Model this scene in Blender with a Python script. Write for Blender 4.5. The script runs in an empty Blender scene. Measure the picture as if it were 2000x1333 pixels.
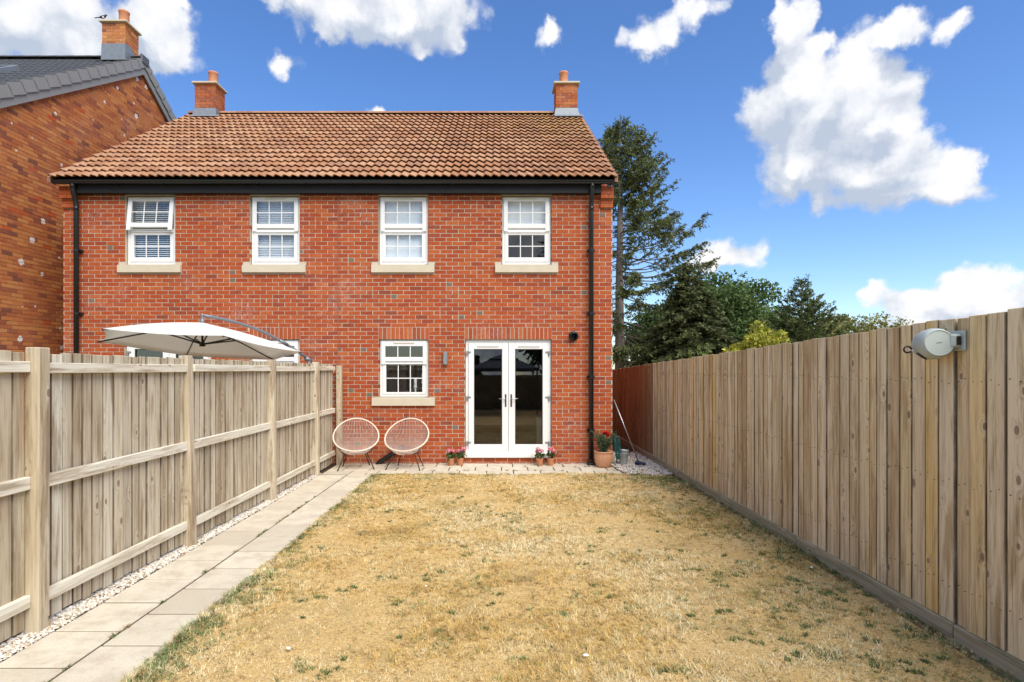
import bpy, math, random
import numpy as np
from mathutils import Vector, Matrix
R = math.radians
random.seed(7)
rng = np.random.default_rng(7)
sc = bpy.context.scene
C = sc.collection

# ------------------------------------------------------------------ camera
EYE = 1.73
FPX = 1080.0          # focal length in photo pixels (2000 px wide)
cam_d = bpy.data.cameras.new('camera')
cam = bpy.data.objects.new('camera', cam_d)
C.objects.link(cam)
cam.location = (0, 0, EYE)
cam.rotation_euler = (R(90), 0, 0)
cam_d.sensor_width = 36
cam_d.lens = FPX / 2000 * 36
cam_d.shift_x = 25 / 2000
cam_d.shift_y = 55.5 / 2000
cam_d.clip_end = 3000
sc.camera = cam
sc.cycles.max_bounces = 6
sc.cycles.diffuse_bounces = 3
sc.cycles.glossy_bounces = 3
sc.cycles.transparent_max_bounces = 10
sc.cycles.caustics_reflective = False
sc.cycles.caustics_refractive = False

# ------------------------------------------------------------------ light
SUN_EL, SUN_AZ = 50, 148       # azimuth clockwise from +Y (the way the camera looks)
sun_d = bpy.data.lights.new('sun', 'SUN')
sun = bpy.data.objects.new('sun', sun_d)
C.objects.link(sun)
sun_d.energy = 2.0
sun_d.angle = R(48)
sun_d.color = (1.0, 0.93, 0.82)
to_sun = Vector((math.sin(R(SUN_AZ)) * math.cos(R(SUN_EL)), math.cos(R(SUN_AZ)) * math.cos(R(SUN_EL)), math.sin(R(SUN_EL))))
sun.rotation_euler = to_sun.to_track_quat('Z', 'Y').to_euler()
sun.location = to_sun * 60
sc.view_settings.view_transform = 'Standard'
sc.view_settings.look = 'None'
sc.view_settings.gamma = 1
sc.view_settings.use_curve_mapping = False
sc.view_settings.exposure = 1.27

# ------------------------------------------------------------------ node helpers
class NT:
    def __init__(s, tree):
        s.t = tree
        s.t.nodes.clear()
    def n(s, kind, props=None, **ins):
        nd = s.t.nodes.new(kind)
        for k, v in (props or {}).items():
            setattr(nd, k, v)
        for k, v in ins.items():
            key = int(k[1:]) if k[0] == 'i' and k[1:].isdigit() else k.replace('_', ' ')
            sock = nd.inputs[key]
            if isinstance(v, bpy.types.NodeSocket):
                s.t.links.new(v, sock)
            elif v is not None:
                sock.default_value = v
        return nd
    def math(s, op, a, b=None, c=None, clamp=False):
        nd = s.n('ShaderNodeMath', {'operation': op, 'use_clamp': clamp}, i0=a, i1=b, i2=c)
        return nd.outputs[0]
    def vm(s, op, a, b=None):
        nd = s.n('ShaderNodeVectorMath', {'operation': op}, i0=a, i1=b)
        return nd.outputs['Value'] if op in ('LENGTH', 'DOT_PRODUCT', 'DISTANCE') else nd.outputs[0]
    def noise(s, vec, scale, detail=4, rough=.55, dist=0.0):
        nd = s.n('ShaderNodeTexNoise', Vector=vec, Scale=scale, Detail=detail, Roughness=rough, Distortion=dist)
        return nd.outputs['Fac']
    def mix(s, fac, a, b, mode='MIX'):
        nd = s.t.nodes.new('ShaderNodeMix')
        nd.data_type = 'RGBA'
        nd.blend_type = mode
        for idx, v in ((0, fac), (6, a), (7, b)):
            if isinstance(v, bpy.types.NodeSocket):
                s.t.links.new(v, nd.inputs[idx])
            elif idx == 0:
                nd.inputs[idx].default_value = v
            else:
                nd.inputs[idx].default_value = tuple(v) + ((1,) if len(v) == 3 else ())
        return nd.outputs[2]
    def ramp(s, fac, stops):
        nd = s.n('ShaderNodeValToRGB', Fac=fac)
        el = nd.color_ramp.elements
        while len(el) < len(stops):
            el.new(0.5)
        for e, (p, c) in zip(el, stops):
            e.position = p
            e.color = tuple(c) + (1,) if len(c) == 3 else c
        return nd.outputs['Color']
    def step(s, v, lo, hi, a=0.0, b=1.0):
        nd = s.n('ShaderNodeMapRange', {'interpolation_type': 'SMOOTHSTEP'}, i0=v, i1=lo, i2=hi, i3=a, i4=b)
        return nd.outputs[0]

# ------------------------------------------------------------------ world: sky with clouds
def angles(px, py):
    dx = px - 975.0
    return math.atan2(dx, FPX), math.atan2(722.0 - py, math.hypot(FPX, dx))
world = bpy.data.worlds.new('World')
sc.world = world
world.use_nodes = True
w = NT(world.node_tree)
def cloud_field():
    g = bpy.data.node_groups.new('cloud_field', 'ShaderNodeTree')
    g.interface.new_socket('P', in_out='INPUT', socket_type='NodeSocketVector')
    g.interface.new_socket('F', in_out='OUTPUT', socket_type='NodeSocketFloat')
    q = NT(g)
    gi = q.n('NodeGroupInput'); go = q.n('NodeGroupOutput')
    blobs = [  # photo-measured cloud masses: (px, py, rx, ry)
        (1545, 62, 55, 52), (1560, 150, 85, 85), (1525, 225, 90, 70), (1650, 190, 120, 90), (1740, 225, 95, 75),
        (1600, 310, 120, 75), (1720, 315, 150, 75), (1850, 335, 110, 55), (1525, 362, 60, 36), (1740, 368, 220, 34), (1915, 362, 75, 26),
        (1690, 85, 75, 32), (1765, 58, 65, 44), (1845, 64, 45, 22), (1480, 215, 40, 50),
        (90, 30, 260, 100), (300, 55, 100, 85), (330, 110, 60, 30), (-200, 40, 300, 130),
        (620, -5, 130, 50), (740, 18, 150, 60), (860, 22, 90, 62), (650, 62, 50, 16),
        (1290, 62, 75, 36), (1350, 28, 36, 26), (1425, 8, 36, 20), (540, 118, 44, 18), (1075, 68, 30, 18),
        (1430, 498, 85, 36), (1395, 512, 60, 26), (1900, 570, 110, 62), (1790, 590, 90, 46), (1990, 605, 130, 75), (1720, 580, 45, 28), (1880, 640, 220, 60), (2150, 560, 160, 90),
        (345, 240, 30, 12), (735, 222, 22, 10)]
    cur = None
    for (px, py, rx, ry) in blobs:
        a, e = angles(px, py)
        k = 1.0 / (1 + ((px - 975) / FPX) ** 2)
        d = q.vm('SUBTRACT', gi.outputs[0], (a, e, 0))
        d = q.vm('MULTIPLY', d, (FPX / rx / k, FPX / ry / math.sqrt(k), 0))
        l = q.math('MULTIPLY', q.math('SUBTRACT', 1.0, q.vm('LENGTH', d)), min(rx, ry) / 60.0 if min(rx, ry) < 60 else 1.0)
        cur = l if cur is None else q.math('SMOOTH_MAX', cur, l, 0.18)
    g.links.new(cur, go.inputs[0])
    return g
cf = cloud_field()
tc = w.n('ShaderNodeTexCoord')
dirv = w.vm('NORMALIZE', tc.outputs['Generated'])
sep = w.n('ShaderNodeSeparateXYZ', Vector=dirv)
az = w.math('ARCTAN2', sep.outputs[0], sep.outputs[1])
el = w.math('ARCSINE', sep.outputs[2])
P0 = w.n('ShaderNodeCombineXYZ', X=az, Y=el).outputs[0]
def warp(P):
    n1 = w.n('ShaderNodeTexNoise', Vector=P, Scale=9.0, Detail=3.0, Roughness=.55).outputs['Color']
    off = w.vm('MULTIPLY', w.vm('SUBTRACT', n1, (.5, .5, .5)), (.075, .06, 0))
    n2 = w.n('ShaderNodeTexNoise', Vector=P, Scale=42.0, Detail=4.0, Roughness=.62).outputs['Color']
    off2 = w.vm('MULTIPLY', w.vm('SUBTRACT', n2, (.5, .5, .5)), (.03, .026, 0))
    return w.vm('ADD', P, w.vm('ADD', off, off2))
def fld(P):
    nd = w.t.nodes.new('ShaderNodeGroup')
    nd.node_tree = cf
    w.t.links.new(P, nd.inputs[0])
    return nd.outputs[0]
Pw = warp(P0)
F = fld(Pw)
F_up = fld(w.vm('ADD', Pw, (0.022, 0.05, 0)))
fine = w.noise(P0, 26, 7, .6)
billow = w.n('ShaderNodeTexVoronoi', {'feature': 'SMOOTH_F1'}, Vector=Pw, Scale=24.0, Smoothness=.6).outputs['Distance']
dens = w.math('ADD', F, w.math('MULTIPLY', w.math('SUBTRACT', fine, .5), .5))
dens = w.math('ADD', dens, w.math('MULTIPLY', w.math('SUBTRACT', .45, billow), .55))
# the same broken cloud carries on round the rest of the sky
far = w.step(w.math('ABSOLUTE', az), .86, 1.15)
far = w.math('MAXIMUM', far, w.step(el, .66, .85))
gen = w.math('MULTIPLY', w.math('SUBTRACT', w.noise(dirv, 3.2, 7, .6), .50), 3.2)
gen = w.math('SUBTRACT', w.math('MULTIPLY', gen, far), w.math('MULTIPLY', w.math('SUBTRACT', 1.0, far), 1.0))
dens = w.math('MAXIMUM', dens, gen)
mask = w.step(dens, -.03, .27)
# shade: thick above, so greyer; thin edges white
lit = w.step(w.math('SUBTRACT', F, F_up), -.42, .40)
shade = w.math('ADD', w.math('MULTIPLY', lit, .80), w.math('MULTIPLY', w.math('ADD', w.math('MULTIPLY', w.math('SUBTRACT', fine, .5), 1.6), w.math('MULTIPLY', w.math('SUBTRACT', .42, billow), 1.5)), .8), clamp=True)
cloud_col = w.ramp(shade, [(0.0, (.50, .57, .70)), (.32, (.67, .72, .81)), (.6, (.86, .88, .93)), (.92, (1, 1, 1))])
sky = w.n('ShaderNodeTexSky', {'sky_type': 'NISHITA', 'sun_disc': False, 'sun_elevation': R(SUN_EL), 'sun_rotation': R(SUN_AZ), 'altitude': 200, 'air_density': 1.0, 'dust_density': .6, 'ozone_density': 3.2})
hs = w.n('ShaderNodeHueSaturation', Color=sky.outputs[0], Hue=.508, Saturation=1.2, Value=1.0).outputs[0]
cl = w.vm('SCALE', cloud_col); w.t.nodes[-1].inputs['Scale'].default_value = 4.9
col = w.mix(mask, hs, cl)
bg = w.n('ShaderNodeBackground', Color=col, Strength=0.09)
wo = w.n('ShaderNodeOutputWorld')
w.t.links.new(bg.outputs[0], wo.inputs[0])
world.cycles.sampling_method = 'MANUAL'
world.cycles.sample_map_resolution = 512

# ------------------------------------------------------------------ materials
def mat(name, fn):
    m = bpy.data.materials.new(name)
    m.use_nodes = True
    t = NT(m.node_tree)
    out = t.n('ShaderNodeOutputMaterial')
    sh = fn(t)
    t.t.links.new(sh, out.inputs[0])
    return m
def principled(t, color, rough=.6, spec=.4, metal=0.0, normal=None):
    return t.n('ShaderNodeBsdfPrincipled', Base_Color=color if isinstance(color, bpy.types.NodeSocket) else tuple(color) + (1,), Roughness=rough, Metallic=metal, Specular_IOR_Level=spec, Normal=normal).outputs[0]
def pos(t):
    return t.n('ShaderNodeNewGeometry').outputs['Position']
def bump(t, h, s=.3, d=.01):
    return t.n('ShaderNodeBump', Height=h, Strength=s, Distance=d).outputs[0]
def attr(t):
    return t.n('ShaderNodeAttribute', {'attribute_name': 'Col'}).outputs['Color']
def plain(name, color, rough=.5, spec=.4, metal=0.0, vary=.12, scale=9.0, bs=.0):
    def fn(t):
        p = pos(t)
        n = t.noise(p, scale, 5)
        c = t.mix(n, tuple(v * (1 - vary) for v in color), tuple(min(1, v * (1 + vary)) for v in color))
        nb = bump(t, t.noise(p, scale * 12, 3), bs, .004) if bs else None
        return principled(t, c, rough, spec, metal, nb)
    return mat(name, fn)

def yz(t, v, a, b):
    return t.n('ShaderNodeCombineXYZ', X=t.vm('DOT_PRODUCT', v, a), Y=t.vm('DOT_PRODUCT', v, b)).outputs[0]
def brick_fn(splash, warm):
    def fn(t):
        p = pos(t)
        c = attr(t)
        n1 = t.noise(p, 55, 5, .65)
        c = t.mix(t.step(n1, .35, .75), c, t.mix(1.0, c, (.62, .55, .55), 'MULTIPLY'))
        n2 = t.noise(p, 130, 3, .6)
        c = t.mix(t.math('MULTIPLY', t.step(n2, .62, .78), .14), c, (.62, .42, .30))
        # pale lime bloom in broad patches
        bl = t.math('MULTIPLY', t.step(t.noise(p, 1.1, 4, .6), .50, .72), t.step(t.noise(p, 24, 4, .7), .42, .68))
        c = t.mix(t.math('MULTIPLY', bl, .36), c, (.58, .46, .40))
        if splash:
            v = t.n('ShaderNodeTexVoronoi', {'voronoi_dimensions': '2D'}, Vector=yz(t, t.vm('ADD', p, t.vm('SCALE', t.n('ShaderNodeTexNoise', Vector=p, Scale=22.0, Detail=3.0).outputs['Color'])), (0, 1, 0), (0, 0, 1)), Scale=2.1)
            for nd in t.t.nodes:
                if nd.type == 'VECT_MATH' and nd.operation == 'SCALE':
                    nd.inputs['Scale'].default_value = .07
            pick = t.step(t.n('ShaderNodeSeparateColor', Color=v.outputs['Color']).outputs[0], .42, .44)
            size = t.math('ADD', .024, t.math('MULTIPLY', t.math('POWER', t.n('ShaderNodeSeparateColor', Color=v.outputs['Color']).outputs[1], 1.5), .11))
            sp = t.math('MULTIPLY', pick, t.math('LESS_THAN', v.outputs['Distance'], size))
            c = t.mix(sp, c, (.78, .75, .72))
        return principled(t, c, .85, .2, 0, bump(t, t.noise(p, 160, 4, .7), .45, .004))
    return fn
M = {}
M['brick'] = mat('brick', brick_fn(False, 0))
M['brick_splash'] = mat('brick_splash', brick_fn(True, 0))
def mortar_fn(t):
    p = pos(t)
    c = t.mix(t.noise(p, 14, 5, .65), (.44, .375, .285), (.64, .56, .45))
    return principled(t, c, .95, .1, 0, bump(t, t.noise(p, 220, 3), .4, .003))
M['mortar'] = mat('mortar', mortar_fn)
M['mortar_brown'] = plain('brown_mortar', (.36, .24, .13), .95, .1, 0, .25, 14)
def tile_fn(t):
    p = pos(t)
    c = attr(t)
    n = t.noise(p, 16, 6, .65)
    c = t.mix(t.step(n, .42, .78), c, t.mix(1.0, c, (.62, .58, .56), 'MULTIPLY'))
    sepp = t.n('ShaderNodeSeparateXYZ', Vector=p)
    where = t.math('MULTIPLY', t.step(sepp.outputs[0], -.8, 1.9), t.step(sepp.outputs[2], 5.8, 8.2))
    lich = t.math('MULTIPLY', t.step(t.noise(p, 9, 5, .7), .50, .66), t.math('ADD', t.math('MULTIPLY', where, .8), .05))
    c = t.mix(lich, c, (.66, .50, .12))
    return principled(t, c, .92, .12, 0, bump(t, t.noise(p, 90, 4), .3, .004))
M['tile'] = mat('clay_tile', tile_fn)
M['verge_mortar'] = plain('verge_mortar', (.33, .18, .12), .9, .1, 0, .2, 9)
M['slate'] = plain('grey_concrete_tile', (.085, .09, .095), .5, .45, 0, .3, 6, .15)
M['verge'] = plain('grey_verge_plastic', (.25, .255, .25), .55, .3, 0, .1, 3)
M['black_plastic'] = plain('black_plastic', (.012, .013, .014), .32, .5, 0, .2, 5)
M['fascia'] = plain('black_fascia', (.016, .016, .016), .6, .25, 0, .15, 4)
M['upvc'] = plain('white_upvc', (.82, .81, .77), .3, .5, 0, .025, 3)
M['upvc_vent'] = plain('cream_vent', (.72, .66, .52), .4, .4, 0, .04, 3)
M['stone'] = plain('cast_stone', (.60, .53, .39), .85, .2, 0, .13, 7, .25)
M['lead'] = plain('lead_flashing', (.22, .245, .27), .55, .5, .3, .25, 9, .1)
M['terracotta'] = plain('terracotta', (.56, .24, .12), .75, .25, 0, .22, 12, .2)
M['terracotta_pale'] = plain('pale_terracotta', (.64, .33, .18), .75, .25, 0, .22, 14, .2)
M['steel'] = plain('brushed_steel', (.48, .48, .47), .35, .5, .9, .1, 30)
M['dark_steel'] = plain('dark_steel', (.10, .10, .10), .35, .5, .8, .1, 30)
M['zinc'] = plain('zinc_bucket', (.50, .55, .53), .5, .5, .2, .15, 9)
M['black_rod'] = plain('black_rod', (.012, .012, .012), .4, .5, 0, .1, 9)
M['joint'] = plain('joint_sealant', (.20, .07, .05), .8, .2, 0, .2, 20)
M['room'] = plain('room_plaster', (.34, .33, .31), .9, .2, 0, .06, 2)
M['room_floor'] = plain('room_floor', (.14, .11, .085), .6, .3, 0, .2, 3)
M['blind'] = plain('blind_white', (.88, .89, .90), .6, .3, 0, .03, 3)
M['roller'] = plain('roller_blind', (.86, .88, .90), .8, .2, 0, .03, 3)
M['candle'] = plain('candle_white', (.82, .80, .76), .45, .4, 0, .04, 5)
M['grey_furniture'] = plain('grey_wood', (.34, .33, .31), .6, .3, 0, .1, 6)
M['canopy'] = plain('umbrella_cloth', (.80, .76, .66), .85, .15, 0, .03, 4)
def canopy_fn(t):
    p = pos(t)
    c = t.mix(t.noise(p, 4, 4), (.92, .90, .85), (.95, .94, .90))
    return t.n('ShaderNodeMixShader', i0=.42, i1=principled(t, c, .85, .15), i2=t.n('ShaderNodeBsdfTranslucent', Color=c).outputs[0]).outputs[0]
M['canopy'] = mat('parasol_cloth', canopy_fn)
M['umb_metal'] = plain('umbrella_grey_metal', (.20, .22, .24), .4, .5, .3, .1, 9)
M['umb_white'] = plain('umbrella_white', (.8, .8, .78), .4, .4, 0, .05, 9)
M['gazebo_cloth'] = plain('gazebo_cloth', (.075, .08, .095), .85, .2, 0, .1, 4)
M['reel'] = plain('reel_plastic', (.43, .48, .44), .5, .35, 0, .06, 14)
M['hose'] = plain('green_hose', (.02, .15, .12), .4, .4, 0, .2, 30)
M['blue'] = plain('navy_plastic', (.025, .035, .075), .5, .4, 0, .2, 20)
M['rope'] = plain('cream_cord', (.74, .62, .50), .6, .3, 0, .1, 40)
M['cord'] = plain('taupe_cord', (.50, .385, .32), .6, .3, 0, .15, 40)
M['soil'] = plain('potting_soil', (.05, .035, .025), .95, .1, 0, .3, 60, .5)
M['bird_black'] = plain('bird_black', (.012, .012, .02), .5, .4, 0, .2, 60)
M['bird_white'] = plain('bird_white', (.75, .75, .75), .7, .2, 0, .1, 60)
M['bark'] = plain('bark', (.20, .165, .13), .95, .1, 0, .45, 9, .6)
M['bark_pale'] = plain('pale_bark', (.27, .235, .20), .95, .1, 0, .4, 7, .6)
def leaf_fn(t):
    c = attr(t)
    a = principled(t, c, .55, .25)
    b = t.n('ShaderNodeBsdfTranslucent', Color=c).outputs[0]
    return t.n('ShaderNodeMixShader', i0=.28, i1=a, i2=b).outputs[0]
M['leaf'] = mat('leaf', leaf_fn)
def grass_fn(t):
    c = attr(t)
    a = principled(t, c, .7, .2)
    b = t.n('ShaderNodeBsdfTranslucent', Color=c).outputs[0]
    return t.n('ShaderNodeMixShader', i0=.25, i1=a, i2=b).outputs[0]
M['grass'] = mat('grass_blades', grass_fn)
def glass_fn(tint, refl):
    def fn(t):
        fr = t.n('ShaderNodeFresnel', IOR=1.52).outputs[0]
        back = t.n('ShaderNodeNewGeometry').outputs['Backfacing']
        fac = t.math('MULTIPLY', t.math('ADD', fr, refl, clamp=True), t.math('SUBTRACT', 1.0, back))
        gl = t.n('ShaderNodeBsdfGlossy', Color=(.95, .97, 1, 1), Roughness=.0).outputs[0]
        tr = t.n('ShaderNodeBsdfTransparent', Color=tint + (1,)).outputs[0]
        return t.n('ShaderNodeMixShader', i0=fac, i1=tr, i2=gl).outputs[0]
    return fn
M['glass'] = mat('window_glass', glass_fn((.95, .97, .97), .06))
M['door_glass'] = mat('door_glass', glass_fn((.62, .65, .63), .07))
def wood_fn(axis, stops, dark, edge=False):
    hue = np.array((.975, 1.0, .935))       # silvered timber leans to grey-green
    stops = [(p_, tuple(np.minimum(np.array(c_) * hue, .92))) for p_, c_ in stops]
    dark = tuple(np.array(dark) * hue)
    def fn(t):
        p = pos(t)
        oi = t.n('ShaderNodeObjectInfo')
        off = t.n('ShaderNodeCombineXYZ', X=t.math('MULTIPLY', oi.outputs['Random'], 71.0), Y=t.math('MULTIPLY', oi.outputs['Random'], 43.0), Z=t.math('MULTIPLY', oi.outputs['Random'], 57.0)).outputs[0]
        q = t.vm('ADD', p, off)
        sc_long = {'z': (1, 1, .035), 'y': (1, .035, 1), 'x': (.035, 1, 1)}[axis]
        ka, kb = {'z': ((6.5, 6.5, 0), (0, 0, 3.6)), 'y': ((0, 2.6, 0), (0, 0, 9)), 'x': ((2.6, 0, 0), (0, 0, 9))}[axis]
        kn = t.n('ShaderNodeTexVoronoi', {'voronoi_dimensions': '2D'}, Vector=yz(t, q, ka, kb), Scale=1.0, Randomness=1.0)
        kd = kn.outputs['Distance']
        kpick = t.math('GREATER_THAN', t.n('ShaderNodeSeparateColor', Color=kn.outputs['Color']).outputs[0], .6)
        swirl = t.math('MULTIPLY', t.step(kd, .34, .05), t.math('MULTIPLY', kpick, .035))
        g0 = t.vm('ADD', t.vm('MULTIPLY', q, sc_long), t.n('ShaderNodeCombineXYZ', X=swirl, Y=swirl, Z=swirl).outputs[0])
        g1 = t.noise(g0, 38, 5, .6, .4)
        g2 = t.noise(g0, 150, 3, .6)
        base = t.ramp(oi.outputs['Random'], stops)
        # weathering differs along the board
        wv = t.noise(t.vm('MULTIPLY', q, {'z': (3, 3, .9), 'y': (3, .9, 3), 'x': (.9, 3, 3)}[axis]), 1.6, 4, .6)
        base = t.mix(t.math('MULTIPLY', t.step(wv, .42, .66), .5), base, stops[-1][1])
        # brown weather stains, longer than wide
        ws = t.noise(t.vm('ADD', t.vm('MULTIPLY', q, {'z': (5, 5, .55), 'y': (5, .55, 5), 'x': (.55, 5, 5)}[axis]), (3.3, 9.1, 1.7)), 2.2, 5, .65)
        base = t.mix(t.math('MULTIPLY', t.step(ws, .52, .64), .7), base, dark)
        base = t.mix(t.math('MULTIPLY', t.step(t.noise(t.vm('MULTIPLY', q, sc_long), 9, 3, .6), .56, .72), .42), base, dark)
        c = t.mix(t.math('MULTIPLY', t.step(g1, .43, .66), .62), base, t.mix(1.0, base, (.58, .50, .42), 'MULTIPLY'))
        g3 = t.noise(t.vm('ADD', g0, (5.1, 2.7, 8.3)), 85, 4, .6, .2)
        c = t.mix(t.math('MULTIPLY', t.step(g3, .58, .66), .42), c, t.mix(1.0, c, (.45, .37, .30), 'MULTIPLY'))
        c = t.mix(t.math('MULTIPLY', t.step(g2, .5, .72), .3), c, t.mix(1.0, c, (.55, .48, .42), 'MULTIPLY'))
        halo = t.math('MULTIPLY', t.step(kd, .22, .09), kpick)
        c = t.mix(t.math('MULTIPLY', halo, .22), c, (.66, .56, .44))
        core = t.math('MULTIPLY', t.math('LESS_THAN', kd, t.math('ADD', .02, t.math('MULTIPLY', t.n('ShaderNodeSeparateColor', Color=kn.outputs['Color']).outputs[1], .085))), kpick)
        c = t.mix(t.math('MULTIPLY', core, .7), c, (.17, .10, .055))
        if edge:      # shade of the gaps painted into the colour along both long board edges
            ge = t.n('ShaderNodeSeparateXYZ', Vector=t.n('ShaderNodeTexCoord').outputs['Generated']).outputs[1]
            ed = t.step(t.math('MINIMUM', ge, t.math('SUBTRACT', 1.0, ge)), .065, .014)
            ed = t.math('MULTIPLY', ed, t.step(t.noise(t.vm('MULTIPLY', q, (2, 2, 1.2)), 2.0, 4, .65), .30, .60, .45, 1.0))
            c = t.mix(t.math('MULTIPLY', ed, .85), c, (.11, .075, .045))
        return principled(t, c, .82, .2, 0, bump(t, t.math('ADD', g1, t.math('MULTIPLY', g2, .5)), .35, .004))
    return fn
left_stops = [(0, (.64, .56, .45)), (.12, (.40, .31, .215)), (.26, (.72, .65, .54)), (.42, (.50, .40, .29)), (.58, (.76, .70, .60)), (.74, (.32, .235, .155)), (.84, (.62, .53, .41)), (1, (.70, .63, .53))]
right_stops = [(0, (.84, .68, .45)), (.14, (.58, .41, .23)), (.3, (.90, .77, .57)), (.44, (.72, .54, .34)), (.58, (.86, .72, .52)), (.7, (.80, .55, .22)), (.8, (.86, .70, .47)), (.9, (.54, .38, .22)), (1, (.88, .75, .56))]
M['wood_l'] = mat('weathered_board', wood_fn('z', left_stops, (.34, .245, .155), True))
M['rail_l'] = mat('weathered_rail', wood_fn('y', [(0, (.82, .77, .68)), (.5, (.78, .71, .61)), (1, (.84, .79, .71))], (.46, .37, .27)))
M['post_l'] = mat('weathered_post', wood_fn('z', [(0, (.58, .48, .36)), (.5, (.52, .42, .31)), (1, (.66, .57, .46))], (.32, .23, .15)))
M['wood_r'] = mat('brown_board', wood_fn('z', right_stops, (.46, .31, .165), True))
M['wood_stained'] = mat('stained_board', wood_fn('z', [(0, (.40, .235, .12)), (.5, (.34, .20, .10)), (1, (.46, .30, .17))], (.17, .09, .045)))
M['gravel_board'] = mat('gravel_board_wood', wood_fn('y', [(0, (.46, .40, .29)), (1, (.42, .39, .28))], (.28, .28, .18)))
M['rail_x'] = mat('rear_rail', wood_fn('x', [(0, (.45, .36, .26)), (1, (.48, .40, .30))], (.28, .2, .13)))
def slab_fn(t):
    p = pos(t)
    oi = t.n('ShaderNodeObjectInfo')
    base = t.ramp(oi.outputs['Random'], [(0, (.60, .545, .42)), (.3, (.69, .63, .495)), (.6, (.53, .475, .36)), (.8, (.71, .65, .515)), (1, (.58, .53, .41))])
    c = t.mix(t.step(t.noise(p, 5, 6, .65), .38, .72), base, (.52, .45, .345))
    c = t.mix(t.math('MULTIPLY', t.step(t.noise(p, 120, 4, .65), .54, .70), .5), c, (.25, .22, .18))
    c = t.mix(t.math('MULTIPLY', t.step(t.noise(p, 60, 4, .7), .63, .75), .3), c, (.66, .61, .52))
    return principled(t, c, .9, .2, 0, bump(t, t.noise(p, 120, 5, .7), .5, .004))
M['slab'] = mat('paving_slab', slab_fn)
def lawn_fn(t):
    p = pos(t)
    c = t.mix(t.noise(p, 3, 6, .65), (.62, .42, .16), (.78, .57, .26))
    c = t.mix(t.step(t.noise(p, 60, 5, .7), .45, .7), c, (.33, .21, .10))
    c = t.mix(t.math('MULTIPLY', t.step(t.noise(p, 1.7, 5, .65), .48, .68), .5), c, (.36, .27, .12))
    return principled(t, c, .95, .1, 0, bump(t, t.noise(p, 70, 5, .7), .8, .02))
M['lawn'] = mat('dry_lawn', lawn_fn)
M['earth'] = plain('earth', (.075, .055, .035), .95, .1, 0, .35, 5, .5)
def ground_fn(t):
    p = pos(t)
    c = t.mix(t.noise(p, .3, 6, .65), (.16, .15, .06), (.32, .26, .12))
    return principled(t, c, .95, .1)
M['ground'] = mat('far_ground', ground_fn)
M['pebble'] = mat('pebble', lambda t: principled(t, attr(t), .8, .25))

# ------------------------------------------------------------------ mesh helpers
def link(o, parent=None):
    C.objects.link(o)
    if parent is not None:
        o.parent = parent
    return o
def mesh_np(name, v, faces_flat, loop_tot, material, col=None, smooth=False):
    me = bpy.data.meshes.new(name)
    v = np.asarray(v, dtype=np.float32).reshape(-1, 3)
    ff = np.asarray(faces_flat, dtype=np.int32).ravel()
    lt = np.asarray(loop_tot, dtype=np.int32).ravel()
    me.vertices.add(len(v)); me.vertices.foreach_set('co', v.ravel())
    me.loops.add(len(ff)); me.loops.foreach_set('vertex_index', ff)
    me.polygons.add(len(lt))
    me.polygons.foreach_set('loop_start', np.concatenate([[0], np.cumsum(lt)[:-1]]).astype(np.int32))
    me.polygons.foreach_set('loop_total', lt)
    me.polygons.foreach_set('use_smooth', np.full(len(lt), bool(smooth), dtype=bool))
    me.update(calc_edges=True)
    if col is not None:
        ca = me.color_attributes.new('Col', 'FLOAT_COLOR', 'POINT')
        col = np.asarray(col, dtype=np.float32)
        if col.ndim == 1:
            col = np.tile(col, (len(v), 1))
        ca.data.foreach_set('color', np.concatenate([col[:, :3], np.ones((len(v), 1), np.float32)], 1).ravel())
    me.materials.append(material)
    return me
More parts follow.
